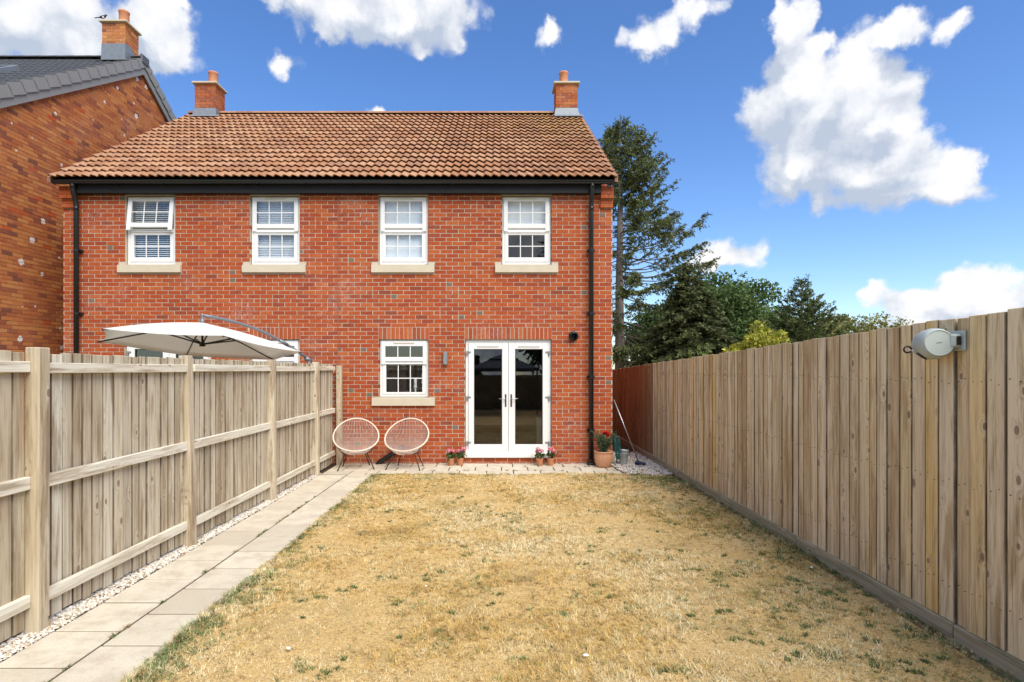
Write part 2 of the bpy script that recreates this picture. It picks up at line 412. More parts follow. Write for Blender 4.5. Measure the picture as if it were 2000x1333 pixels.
class MB:
    def __init__(s):
        s.v = []; s.f = []; s.c = []
    def add(s, vs, fs, col=None):
        b = len(s.v)
        s.v += [tuple(x) for x in vs]
        s.f += [tuple(i + b for i in f) for f in fs]
        s.c += [col] * len(vs)
        return s
    def box(s, x0, x1, y0, y1, z0, z1, ch=0.0, col=None, m=None):
        if ch <= 0:
            vs = [(x, y, z) for z in (z0, z1) for y in (y0, y1) for x in (x0, x1)]
            fs = [(0, 2, 3, 1), (4, 5, 7, 6), (0, 1, 5, 4), (2, 6, 7, 3), (0, 4, 6, 2), (1, 3, 7, 5)]
        else:
            vs = []
            idx = {}
            lo = (x0, y0, z0); hi = (x1, y1, z1)
            for sx in (0, 1):
                for sy in (0, 1):
                    for sz in (0, 1):
                        sg = (sx, sy, sz)
                        for ax in range(3):
                            pt = []
                            for k in range(3):
                                val = hi[k] if sg[k] else lo[k]
                                if k != ax:
                                    val += -ch if sg[k] else ch
                                pt.append(val)
                            idx[(sg, ax)] = len(vs)
                            vs.append(pt)
            fs = []
            for ax in range(3):
                o = [k for k in range(3) if k != ax]
                for sd in (0, 1):
                    q = []
                    for (a, b) in ((0, 0), (1, 0), (1, 1), (0, 1)):
                        sg = [0, 0, 0]; sg[ax] = sd; sg[o[0]] = a; sg[o[1]] = b
                        q.append(idx[(tuple(sg), ax)])
                    flip = (sd == 0) ^ (ax == 1)
                    fs.append(tuple(q[::-1]) if flip else tuple(q))
            for ax in range(3):      # chamfer strips along each axis
                o = [k for k in range(3) if k != ax]
                for a in (0, 1):
                    for b in (0, 1):
                        s0 = [0, 0, 0]; s1 = [0, 0, 0]
                        s0[o[0]] = s1[o[0]] = a; s0[o[1]] = s1[o[1]] = b; s1[ax] = 1
                        s0 = tuple(s0); s1 = tuple(s1)
                        fs.append((idx[(s0, o[0])], idx[(s1, o[0])], idx[(s1, o[1])], idx[(s0, o[1])]))
            for sx in (0, 1):
                for sy in (0, 1):
                    for sz in (0, 1):
                        fs.append(tuple(idx[((sx, sy, sz), k)] for k in range(3)))
        if m is not None:
            vs = [m @ Vector(p) for p in vs]
        return s.add(vs, fs, col)
    def tube(s, pts, r, n=8, closed=False, col=None, cap=True):
        pts = [Vector(p) for p in pts]
        rs = r if isinstance(r, (list, tuple)) else [r] * len(pts)
        vs = []; fs = []
        up = None
        for i, p in enumerate(pts):
            a = pts[i - 1] if (i or closed) else pts[i]
            b = pts[(i + 1) % len(pts)] if (i < len(pts) - 1 or closed) else pts[i]
            d = (b - a).normalized()
            if up is None:
                up = d.orthogonal().normalized()
            up = (up - d * up.dot(d))
            up = up.normalized() if up.length > 1e-5 else d.orthogonal().normalized()
            sd = d.cross(up)
            for k in range(n):
                an = 2 * math.pi * k / n
                vs.append(p + (up * math.cos(an) + sd * math.sin(an)) * rs[i])
        L = len(pts)
        for i in range(L if closed else L - 1):
            j = (i + 1) % L
            for k in range(n):
                k2 = (k + 1) % n
                fs.append((i * n + k, i * n + k2, j * n + k2, j * n + k))
        if cap and not closed:
            fs.append(tuple(range(n))[::-1]); fs.append(tuple((L - 1) * n + k for k in range(n)))
        return s.add(vs, fs, col)
    def lathe(s, prof, n=24, m=None, ripple=0.0, rn=24, col=None):
        vs = []; fs = []
        for (r, z) in prof:
            for k in range(n):
                a = 2 * math.pi * k / n
                rr = r * (1 + ripple * math.cos(a * rn))
                vs.append(Vector((rr * math.cos(a), rr * math.sin(a), z)))
        for i in range(len(prof) - 1):
            for k in range(n):
                k2 = (k + 1) % n
                fs.append((i * n + k, i * n + k2, (i + 1) * n + k2, (i + 1) * n + k))
        if m is not None:
            vs = [m @ v for v in vs]
        return s.add(vs, fs, col)
    def mesh(s, name, material, smooth=False):
        lt = [len(f) for f in s.f]
        flat = [i for f in s.f for i in f]
        col = None
        if any(c is not None for c in s.c):
            col = np.array([c if c is not None else (.5, .5, .5) for c in s.c], dtype=np.float32)
        return mesh_np(name, s.v, flat, lt, material, col, smooth)
    def build(s, name, material, parent=None, smooth=False):
        return link(bpy.data.objects.new(name, s.mesh(name, material, smooth)), parent)
def sharp(o, deg=35):
    me = o.data
    me.polygons.foreach_set('use_smooth', np.ones(len(me.polygons), dtype=bool))
    me.set_sharp_from_angle(angle=R(deg))
    return o
def tag(o, label=None, cat=None, group=None, kind=None):
    if label: o['label'] = label
    if cat: o['category'] = cat
    if group: o['group'] = group
    if kind: o['kind'] = kind
    return o
def empty(name, loc=(0, 0, 0), rz=0.0):
    o = bpy.data.objects.new(name, None)
    o.empty_display_size = .2
    o.location = loc
    o.rotation_euler = (0, 0, rz)
    return link(o)
def thing(name, label, cat, loc=(0, 0, 0), rz=0.0, group=None):
    return tag(empty(name, loc, rz), label, cat, group)
def inst(me, name, parent, loc, scale=(1, 1, 1), rot=(0, 0, 0)):
    o = bpy.data.objects.new(name, me)
    o.location = loc; o.scale = scale; o.rotation_euler = rot
    return link(o, parent)
def frame_box(mb, x0, x1, z0, z1, b, y0, y1, ch=.004):
    """a rectangular frame of four bars; b = (left, right, bottom, top) widths"""
    l, r, bo, tp = b
    mb.box(x0, x0 + l, y0, y1, z0, z1, ch)
    mb.box(x1 - r, x1, y0, y1, z0, z1, ch)
    mb.box(x0 + l, x1 - r, y0 + .0015, y1 - .0015, z0, z0 + bo, ch)
    mb.box(x0 + l, x1 - r, y0 + .0015, y1 - .0015, z1 - tp, z1, ch)

# ------------------------------------------------------------------ facade geometry
FY = 10.15                        # front face of the brickwork
SF = FPX / FY
fx = lambda px: (px - 975.0) / SF
fz = lambda py: EYE - (py - 722.0) / SF
XL, XR, XM = fx(124), fx(1196), fx(660)
EAVE_Z = 5.10
BRICK_COLS = np.array([(.52, .125, .048), (.48, .105, .042), (.56, .15, .055), (.44, .095, .045), (.51, .115, .042), (.58, .17, .065), (.40, .095, .055), (.54, .135, .05), (.47, .12, .055), (.34, .095, .06), (.225, .13, .09), (.21, .19, .14)])
BRICK_COLS = BRICK_COLS * np.array((.85, .76, .57)); BRICK_COLS[10] = (.22, .135, .095); BRICK_COLS[11] = (.20, .155, .115)
BRICK_P = np.array([.13, .13, .12, .10, .12, .08, .07, .11, .07, .035, .008, .006]); BRICK_P = BRICK_P / BRICK_P.sum()
def unit_brick_meshes(cols, material, axis='x'):
    out = []
    for c in cols:
        m = MB()
        if axis == 'x':
            m.box(-.5, .5, 0, .09, 0, .065, 0)
        else:
            m.box(-.09, 0, -.5, .5, 0, .065, 0)
        m.c = [tuple(c)] * len(m.v)
        out.append(m.mesh('brick', material))
    return out
def bricks_np(items, name, material, parent, axis, cols):
    """items: (u_center, z, length, plane offset, colour index, height); joined into one stuff mesh"""
    V = []; CC = []
    for (u, z, L, off, ci, h) in items:
        b = np.array([(a, d, e) for e in (0, h) for d in (0, .09) for a in (-L / 2, L / 2)])
        V.append((u, z, off, b, ci))
    n = len(V)
    vs = np.zeros((n, 8, 3))
    for i, (u, z, off, b, ci) in enumerate(V):
        if axis == 'x':
            vs[i, :, 0] = u + b[:, 0]; vs[i, :, 1] = off + b[:, 1]
        else:
            vs[i, :, 1] = u + b[:, 0]; vs[i, :, 0] = off - b[:, 1]
        vs[i, :, 2] = z + b[:, 2]
        CC.append(np.tile(cols[ci], (8, 1)))
    fq = np.array([(0, 2, 3, 1), (4, 5, 7, 6), (0, 1, 5, 4), (2, 6, 7, 3), (0, 4, 6, 2), (1, 3, 7, 5)])
    if axis != 'x':
        fq = fq[:, ::-1]
    ff = (fq[None] + (np.arange(n) * 8)[:, None, None]).reshape(-1)
    me = mesh_np(name, vs.reshape(-1, 3), ff, [4] * (n * 6), material, np.concatenate(CC))
    o = link(bpy.data.objects.new(name, me), parent)
    o['kind'] = 'stuff'
    return o
unit_front = unit_brick_meshes(BRICK_COLS, M['brick'])

def minus(iv, holes):
    out = [iv]
    for (a, b) in holes:
        nxt = []
        for (p, q) in out:
            if b <= p or a >= q:
                nxt.append((p, q))
            else:
                if a > p: nxt.append((p, a))
                if b < q: nxt.append((b, q))
        out = nxt
    return [(p, q) for (p, q) in out if q - p > .012]

COURSE = .075
COURSE0 = .035
def front_wall(house, x0, x1, openings, z_top, zvis, n_ind=292, phase=0.0):
    """openings: (x0,x1,z0,z1); soldiers: handled by the caller as openings of brick"""
    wall = MB()
    xs = sorted({x0, x1, *[o[0] for o in openings], *[o[1] for o in openings]})
    zs = sorted({-.1, z_top, *[o[2] for o in openings if not o[4]], *[o[3] for o in openings if not o[4]]})
    real = [o for o in openings if not o[4]]
    yb = FY + .0025
    for i in range(len(xs) - 1):
        for j in range(len(zs) - 1):
            cx = (xs[i] + xs[i + 1]) / 2; cz = (zs[j] + zs[j + 1]) / 2
            if any(o[0] < cx < o[1] and o[2] < cz < o[3] for o in real):
                continue
            wall.box(xs[i], xs[i + 1], yb, FY + .29, zs[j], zs[j + 1])
    wo_ = wall.build('wall', M['mortar'], house)
    items = []
    nc = int(z_top / COURSE) + 1
    for k in range(-1, nc):
        z = k * COURSE + COURSE0
        zc = z + .0325
        holes = [(o[0], o[1]) for o in openings if o[2] - .02 < zc < o[3] + .02]
        off = (0 if k % 2 else .1125) + phase
        for (p, q) in minus((x0 + .002, x1 - .002), holes):
            a = math.floor((p - off) / .225) * .225 + off
            while a < q:
                l = max(a + .005, p + (.0 if p > a else .005)); r = min(a + .22, q)
                if r - l > .025:
                    h = .064 if z + .065 < z_top else z_top - z - .004
                    if h > .02:
                        L = r - l - .001 + rng.uniform(-.003, .002)
                        ci = int(rng.choice(len(BRICK_COLS), p=BRICK_P))
                        zz = z + rng.uniform(-.0018, .0018)
                        if (ci >= 10 or rng.uniform() < .02) and L > .19:      # a pair of snapped headers, one of them grey
                            c2 = (10, 11) if ci >= 10 else (ci, 8)
                            for sg in (-1, 1):
                                items.append([(l + r) / 2 + sg * .055, zz, .099, FY - rng.uniform(0, .003), c2[1] if sg > 0 else int(rng.choice(9)), h])
                        else:
                            items.append([(l + r) / 2, zz, L, FY - rng.uniform(0, .003), min(ci, 9) if L > .13 else ci, h])
                a += .225
    full = [it for it in items if it[2] > .19 and it[5] > .06 and zvis(it[0], it[1])]
    full.sort(key=lambda it: it[0] ** 2 + (it[1] - EYE) ** 2)
    ind = full[:n_ind]
    ids = {id(i) for i in ind}
    for it in ind:
        inst(unit_front[it[4]], 'brick', wo_, (it[0], it[3], it[1]), (it[2], 1, 1), (0, rng.uniform(-.003, .003), 0))
    bricks_np([i for i in items if id(i) not in ids], 'brickwork', M['brick'], wo_, 'x', BRICK_COLS)
    return wo_
def soldier(house, x0, x1, z0, z1):
    n = max(1, round((x1 - x0) / .0755))
    w_ = (x1 - x0) / n
    g = MB()
    g.box(x0, x1, FY + .002, FY + .10, z0 - .004, z1 + .003)
    lin = g.build('brick_lintel', M['mortar'], house)
    for i in range(n):
        b = MB()
        c = BRICK_COLS[int(rng.choice(9))] * rng.uniform(.92, 1.08) + np.array((.0, .012, .01))
        xa = x0 + i * w_ + .007; xb = x0 + (i + 1) * w_ - .005
        b.box(xa, xb, FY - rng.uniform(0, .004), FY + .09, z0, z1 - .004, 0, tuple(c))
        b.build('brick', M['brick'], lin)

def grid_panes(win, x0, x1, z0, z1, y, nx, nz, gname='glass', tilt=0.0, mtx=None, bar=.018):
    """panes one by one, with glazing bars between"""
    wx = (x1 - x0) / nx; wz = (z1 - z0) / nz
    for i in range(nx):
        for j in range(nz):
            b = MB(); b.box(x0 + i * wx + .001, x0 + (i + 1) * wx - .001, y, y + .006, z0 + j * wz + .001, z0 + (j + 1) * wz - .001, 0, None, mtx)
            b.build('pane', M[gname], win)
    for i in range(1, nx):
        b = MB(); b.box(x0 + i * wx - bar / 2, x0 + i * wx + bar / 2, y - .009, y - .0008, z0, z1, .002, None, mtx)
        b.build('glazing_bar', M['upvc'], win)
    for j in range(1, nz):
        b = MB(); b.box(x0, x1, y - .0075, y - .0006, z0 + j * wz - bar / 2, z0 + j * wz + bar / 2, .002, None, mtx)
        b.build('glazing_bar', M['upvc'], win)

def sash_window(house, x0, z_top, W, H, kind='upper', tilt=0.0, sill=True):
    """white casement made to look like a sliding sash"""
    x1 = x0 + W; zb = z_top - H
    win = MB()
    frame_box(win, x0, x1, zb, z_top, (.05, .05, .05, .03), FY + .055, FY + .125)
    wo_ = win.build('window', M['upvc'], house)
    Z = lambda d: z_top - d
    if kind == 'upper':
        ts, tp = (.022, .59), (.092, .505); lp = (.705, 1.12); led = (.59, .66); nz1 = 2
    else:
        ts, tp = (.022, .40), (.118, .318); lp = (.452, .965); led = (.40, .44); nz1 = 1
    # top sash, hinged along its upper edge
    mtx = None
    if tilt:
        piv = Vector((x0, FY + .05, Z(ts[0])))
        mtx = Matrix.Translation(piv) @ Matrix.Rotation(-tilt, 4, 'X') @ Matrix.Translation(-piv)
    s = MB()
    y0, y1 = FY + .022, FY + .054
    xa, xb = x0 + .028, x1 - .028
    def bx(a, b, c, d, yy0=y0, yy1=y1):
        s.box(a, b, yy0, yy1, c, d, .005, None, mtx)
    bx(xa, x0 + .102, Z(ts[1] + .055), Z(ts[0]))              # stiles run on into small horns
    bx(x1 - .102, xb, Z(ts[1] + .055), Z(ts[0]))
    bx(x0 + .102, x1 - .102, Z(tp[0]), Z(ts[0]), y0 + .001, y1 - .001)
    bx(x0 + .102, x1 - .102, Z(ts[1]), Z(tp[1]), y0 + .001, y1 - .001)
    so = s.build('sash', M['upvc'], wo_)
    # cut the horns to a taper with a sloped ledge behind them
    l = MB()
    l.add([(x0 + .05, FY + .058, Z(led[0])), (x1 - .05, FY + .058, Z(led[0])), (x1 - .05, FY + .03, Z(led[1])), (x0 + .05, FY + .03, Z(led[1])),
           (x0 + .05, FY + .10, Z(led[0])), (x1 - .05, FY + .10, Z(led[0])), (x1 - .05, FY + .10, Z(led[1] + .02)), (x0 + .05, FY + .10, Z(led[1] + .02))],
          [(0, 3, 2, 1), (4, 5, 6, 7), (0, 1, 5, 4), (3, 7, 6, 2), (0, 4, 7, 3), (1, 2, 6, 5)])
    l.build('transom', M['upvc'], wo_)
    grid_panes(wo_, x0 + .102, x1 - .102, Z(tp[1]), Z(tp[0]), y0 + .018, 3, nz1, 'glass', 0, mtx)
    lo = MB()
    frame_box(lo, x0 + .05, x1 - .05, zb + .05, Z(led[1] + .012), (.062, .062, (zb + .05 - Z(lp[1])) * -1, Z(led[1] + .012) - Z(lp[0])), FY + .045, FY + .10)
    lo.build('lower_sash', M['upvc'], wo_)
    grid_panes(wo_, x0 + .112, x1 - .112, Z(lp[1]), Z(lp[0]), FY + .066, 3, 2)
    v = MB(); v.box(x0 + .26, x0 + .64, y0 - .012, y0 - .001, Z(ts[0] + .042), Z(ts[0] + .022), .003, None, mtx)
    v.build('trickle_vent', M['upvc_vent'], wo_)
    if sill:
        sl = MB()
        sl.add([(x0 - .13, FY - .05, zb - .158), (x1 + .13, FY - .05, zb - .158), (x1 + .13, FY + .13, zb - .158), (x0 - .13, FY + .13, zb - .158),
                (x0 - .13, FY - .05, zb - .022), (x1 + .13, FY - .05, zb - .022), (x1 + .13, FY + .13, zb - .004), (x0 - .13, FY + .13, zb - .004)],
               [(0, 3, 2, 1), (4, 5, 6, 7), (0, 1, 5, 4), (3, 7, 6, 2), (0, 4, 7, 3), (1, 2, 6, 5)])
        sl.build('sill', M['stone'], wo_)
    return wo_

def french_door(house, x0, z_top, W=1.57, H=2.115):
    x1 = x0 + W; zb = z_top - H
    d = MB()
    frame_box(d, x0, x1, zb, z_top, (.055, .055, .02, .055), FY + .05, FY + .12)
    fr = d.build('french_door', M['upvc'], house)
    t = MB(); t.box(x0 - .02, x1 + .02, FY - .045, FY + .12, zb - .045, zb + .03, .006); t.box(x0, x1, FY + .0, FY + .06, zb + .031, zb + .075, .004)
    t.build('threshold', M['upvc'], fr)
    xm = x0 + W * .5 + .004
    for (a, b, side) in ((x0 + .056, xm - .003, -1), (xm + .003, x1 - .056, 1)):
        px0, px1 = (x0 + .155, x0 + .673) if side < 0 else (x0 + .912, x0 + 1.42)
        pz0, pz1 = z_top - 1.925, z_top - .172
        lf = MB()
        y0, y1 = FY + .028, FY + .075
        frame_box(lf, a, b, zb + .078, z_top - .058, (px0 - a, b - px1, pz0 - zb - .078, z_top - .058 - pz1), y0, y1, .006)
        lf.build('door_leaf', M['upvc'], fr)
        be = MB(); frame_box(be, px0, px1, pz0, pz1, (.012,) * 4, y0 + .012, y0 + .02, .002)
        be.build('glazing_bead', M['dark_steel'], fr)
        g = MB()
        tl = math.tan(R(.45)) * (pz1 - pz0)      # the pane leans back a touch at the top
        g.add([(px0, y0 + .021, pz0), (px1, y0 + .021, pz0), (px1, y0 + .021 + tl, pz1), (px0, y0 + .021 + tl, pz1),
               (px0, y0 + .027, pz0), (px1, y0 + .027, pz0), (px1, y0 + .027 + tl, pz1), (px0, y0 + .027 + tl, pz1)],
              [(0, 1, 2, 3), (4, 7, 6, 5), (0, 4, 5, 1), (2, 6, 7, 3), (0, 3, 7, 4), (1, 5, 6, 2)])
        g.build('pane', M['door_glass'], fr)
        v = MB(); v.box((px0 + px1) / 2 - .2, (px0 + px1) / 2 + .2, y0 - .012, y0 - .001, z_top - .128, z_top - .112, .003)
        v.build('trickle_vent', M['upvc_vent'], fr)
        hx = (px1 + b) / 2 + .01 if side < 0 else (px0 + a) / 2 - .01
        h = MB(); h.box(hx - .014, hx + .014, y0 - .008, y0 - .001, z_top - 1.235, z_top - 1.0, .004)
        h.build('handle_plate', M['dark_steel'], fr)
        h = MB(); h.tube([(hx, y0 - .005, z_top - 1.085), (hx, y0 - .05, z_top - 1.085), (hx + side * .03, y0 - .055, z_top - 1.088), (hx + side * .125, y0 - .05, z_top - 1.08)], .009, 8)
        h.build('handle', M['steel'], fr, True)
        for hz in (.235, 1.065, 1.895):
            xx = x0 + .03 if side < 0 else x1 - .03
            h = MB(); h.box(xx - .012, xx + .012, y0 - .014, y0 + .02, z_top - hz - .055, z_top - hz + .03, .004)
            h.box(min(xx, xx - side * .07), max(xx, xx - side * .07), y0 - .0125, y0 - .001, z_top - hz - .005, z_top - hz + .022, .003)
            h.build('hinge', M['steel'], fr)
    return fr

# ------------------------------------------------------------------ roof tiles (double pantile)
PITCH = math.atan2(8.36 - 5.16, 14.40 - 9.88)
RY0, RZ0, RYR, RZR = 9.88, 5.15, 14.40, 8.36
SLOPE = math.hypot(RYR - RY0, RZR - RZ0)
ROWS = 17
GAUGE = SLOPE / ROWS
TILE_COLS = [(.50, .225, .115), (.46, .20, .10), (.54, .255, .135), (.43, .19, .10), (.52, .255, .145), (.48, .23, .125), (.56, .28, .15), (.42, .195, .11)]
TILE_COLS = [tuple(np.array(c) * (.80, .92, 1.0)) for c in TILE_COLS]
TW = .297
def tile_mesh(col, n=14):
    m = MB()
    L = GAUGE + .07
    def h(u):
        a = 2 * math.pi * (u * 2)
        return .017 * (math.sin(a) + .28 * math.sin(2 * a))
    xs = [i / n for i in range(n + 1)]
    rows = [(0.0, .052), (.010, .057), (L, .004)]
    vs = []
    for (y, z) in rows:
        for u in xs:
            vs.append((u * TW, y, z + h(u)))
    nb = len(vs)
    for u in xs:
        vs.append((u * TW, 0.010, .052 - .018 + h(u)))
    for u in xs:
        vs.append((u * TW, L * .5, .010 + h(u)))
    k = n + 1
    fs = []
    for r in range(2):
        for i in range(n):
            fs.append((r * k + i, r * k + i + 1, (r + 1) * k + i + 1, (r + 1) * k + i))
    for i in range(n):
        fs.append((nb + i, nb + i + 1, i + 1, i))
        fs.append((nb + k + i, nb + k + i + 1, nb + i + 1, nb + i))
    m.add(vs, fs, tuple(col))
    me = m.mesh('tile', M['tile'], True)
    me.set_sharp_from_angle(angle=R(38))
    return me
tile_meshes = [tile_mesh(c) for c in TILE_COLS]
def roof_side(house, x0, x1):
    r = MB()      # dark boarding under the tiles, front and rear slopes
    nrm = Vector((0, -math.sin(PITCH), math.cos(PITCH)))
    def q(y, z, d):
        return (y + nrm.y * d, z + nrm.z * d)
    a = q(RY0 + .03, RZ0, -.02); b = q(RYR, RZR, -.02)
    r.add([(x0, a[0], a[1]), (x1, a[0], a[1]), (x1, b[0], b[1]), (x0, b[0], b[1]), (x0, a[0], a[1] - .06), (x1, a[0], a[1] - .06), (x1, b[0], b[1] - .1), (x0, b[0], b[1] - .1)],
          [(0, 1, 2, 3), (7, 6, 5, 4), (0, 4, 5, 1), (0, 3, 7, 4), (1, 5, 6, 2)])
    yb = 2 * RYR - RY0
    r.add([(x0, RYR, RZR), (x1, RYR, RZR), (x1, yb, RZ0), (x0, yb, RZ0)], [(0, 1, 2, 3)])
    ro = r.build('roof', M['fascia'], house)
    n = round((x1 - x0) / TW)
    w_ = (x1 - x0) / n
    for k in range(ROWS):
        for i in range(n):
            d = k * GAUGE
            inst(random.choice(tile_meshes), 'tile', ro,
                 (x0 + i * w_, RY0 + d * math.cos(PITCH), RZ0 + d * math.sin(PITCH)), (w_ / TW, 1, random.uniform(.94, 1.06)),
                 (PITCH + random.uniform(-.006, .006), 0, random.uniform(-.004, .004)))
    return ro
def ridge_tiles(ro, x0, x1):
    n = round((x1 - x0) / .42)
    for i in range(n):
        a = x0 + (x1 - x0) * i / n; b = x0 + (x1 - x0) * (i + 1) / n
        m = MB()
        pr = [(.135 * math.sin(t), .085 * math.cos(t)) for t in np.linspace(-1.6, 1.6, 9)]
        vs = [(x, RYR + p[0], RZR - .005 + p[1] + (.004 if x == a else 0)) for x in (a + .003, b + .004) for p in pr]
        m.add(vs, [(j, j + 9, j + 10, j + 1) for j in range(8)] + [tuple(range(9)), tuple(range(17, 8, -1))], random.choice(TILE_COLS))
        m.build('ridge_tile', M['tile'], ro, False)

def chimney(house, x0, x1, y0, y1, z0, z1, pot, cols, bmat, lead_z, lead_splay, roof_z):
    st = MB(); st.box(x0 + .005, x1 - .005, y0 + .005, y1 - .005, z0, z1)
    ch = st.build('chimney', M['mortar'], house)
    k = 0
    z = z1 - .006 - COURSE * math.ceil((z1 - lead_z + .05) / COURSE)
    while z + .065 < z1 + .02:
        off = .1125 if k % 2 else 0
        for axis in ('x', 'y'):
            a0, a1 = (x0, x1) if axis == 'x' else (y0, y1)
            a = a0 - off
            while a < a1:
                l = max(a + .004, a0 + .0); r_ = min(a + .219, a1)
                if r_ - l > .04:
                    for side in (0, 1):
                        c = cols[int(rng.choice(min(9, len(cols))))] * rng.uniform(.9, 1.12)
                        b = MB()
                        pr = rng.uniform(0, .003)
                        if axis == 'x':
                            yy = (y0 - pr, y0 + .05) if side == 0 else (y1 - .05, y1 + pr)
                            b.box(l, r_, yy[0], yy[1], z, z + .065, 0, tuple(c))
                        else:
                            xx = (x0 - pr - .0015, x0 + .05) if side == 0 else (x1 - .05, x1 + pr + .0015)
                            b.box(xx[0], xx[1], l + .002, r_ - .002, z + .001, z + .064, 0, tuple(c))
                        b.build('brick', bmat, ch)
                a += .225
        z += COURSE; k += 1
    c = MB(); c.box(x0 - .055, x1 + .055, y0 - .055, y1 + .055, z1, z1 + .045, .008)
    c.build('cap_slab', M['stone'], ch)
    xm, ym = pot
    p = MB(); p.lathe([(.12, z1 + .045), (.122, z1 + .07), (.115, z1 + .11), (.112, z1 + .36), (.124, z1 + .375), (.124, z1 + .41), (.105, z1 + .412), (.098, z1 + .08)], 24, Matrix.Translation((xm, ym, 0)))
    p.build('pot', M['terracotta'], ch, True)
    f = MB()
    s = lead_splay
    zr = roof_z(y0)
    f.add([(x0 - .006, y0 - .008, lead_z), (x1 + .006, y0 - .008, lead_z), (x1 + .012 + s, y0 - .014 - s, zr + .05), (x0 - .012 - s, y0 - .014 - s, zr + .05)], [(3, 2, 1, 0)])
    f.add([(x0 - .02 - s, y0 - .014 - s, zr + .051), (x1 + .14, y0 - .014 - s, zr + .051), (x1 + .14, y0 - .19, roof_z(y0 - .19) + .085), (x0 - .02 - s, y0 - .19, roof_z(y0 - .19) + .085)], [(3, 2, 1, 0)])
    for (xx, flip) in ((x1 + .009, 0), (x0 - .009, 1)):
        q_ = [(xx, y0 - .008, lead_z), (xx, y0 + .2, lead_z + .015), (xx, y1 + .0, roof_z(y1) + .08), (xx, y1, roof_z(y1) - .2), (xx, y0 - .008, zr - .1)]
        f.add(q_, [(4, 3, 2, 1, 0) if flip else (0, 1, 2, 3, 4)])
    f.build('lead_flashing', M['lead'], ch)
    return ch

# ------------------------------------------------------------------ setting: ground
g = MB()
g.add([(-900, -900, -.06), (900, -900, -.06), (900, 900, -.06), (-900, 900, -.06)], [(0, 1, 2, 3)])
tag(g.build('ground', M['ground']), kind='structure')
LX0, LX1, LY0, LY1 = -2.06, 2.872, -6.4, 9.1
def lawn_h(x, y):
    return .012 + .010 * np.sin(x * 2.1 + y * 1.3) * np.sin(y * 1.7 - x * .6) + .006 * np.sin(x * 7.1 + 1) * np.sin(y * 6.3)
nx, ny = 60, 160
gx, gy = np.meshgrid(np.linspace(LX0, LX1, nx), np.linspace(LY0, LY1, ny))
gz = lawn_h(gx, gy)
edge = np.minimum(np.minimum(gx - LX0, LX1 - gx), np.minimum(gy - LY0, LY1 - gy))
gz = np.where(edge < .02, -.03, gz)
idx = np.arange(nx * ny).reshape(ny, nx)
q = np.stack([idx[:-1, :-1], idx[:-1, 1:], idx[1:, 1:], idx[1:, :-1]], -1).reshape(-1)
lawn = link(bpy.data.objects.new('lawn', mesh_np('lawn', np.stack([gx, gy, gz], -1).reshape(-1, 3), q, [4] * ((nx - 1) * (ny - 1)), M['lawn'], None, True)))
tag(lawn, kind='structure')
b = MB(); b.box(-3.4, LX0 + .01, -6.4, FY, -.05, -.0035); b.box(LX0, 2.95, 9.08, FY + 5, -.05, -.004)
tag(b.build('path_bed', M['earth']), kind='structure')

# paving
def slab_mesh():
    m = MB(); m.box(-.5, .5, -.5, .5, -.04, 0, .0)
    return m
def slab(parent, x0, x1, y0, y1, z=0.0):
    m = MB(); j = .0085
    m.box(x0 + j, x1 - j, y0 + j, y1 - j, z - .04, z + random.uniform(.001, .005), .003)
    o = m.build('paving_slab', M['slab'], parent)
    return o
path = tag(empty('path'), kind='structure')
PX = (-2.945, -2.495, -2.05)
y = -1.3
k = 0
while y < 9.02:
    slab(path, PX[0], PX[1], y, min(y + .45, 9.1))
    slab(path, PX[1], PX[2] + random.uniform(-.012, .012), y - .19, min(y + .26, 9.1))
    y += .45
if 9.1 - (y - .19) > .03:
    slab(path, PX[1], PX[2], y - .19, 9.1)
patio = tag(empty('patio'), kind='structure')
rowsY = (9.1, 9.44, 9.80, FY - .01)
for r_ in range(3):
    x = -2.945 + (-.2 if r_ == 1 else 0)
    while x < 2.1:
        xa = max(x, -2.945); xb = min(x + .455, 2.12 - .1 * r_)
        if xb - xa > .08:
            slab(patio, xa, xb, rowsY[r_], rowsY[r_ + 1])
        x += .455

# ------------------------------------------------------------------ the two semi-detached houses
def make_house(label, x0, x1, mir, phase):
    h = thing('brick_house', label, 'house', ((x0 + x1) / 2, FY, 0))
    root = empty('tmp')   # parts are built in world space, then parented keeping place
    return h, root
def adopt(h, root):
    off = Vector(h.location)
    for ch in list(root.children):
        ch.parent = h
        ch.location = Vector(ch.location) - off
    bpy.data.objects.remove(root)

WIN_W, WIN_H = fx(835) - fx(740), 1.252
up_top = fz(383)
gw_top = fz(664)
gw_h = 1.05
door_top = fz(664)
SOLD = (COURSE0 + 30 * COURSE, COURSE0 + 33 * COURSE - .006)

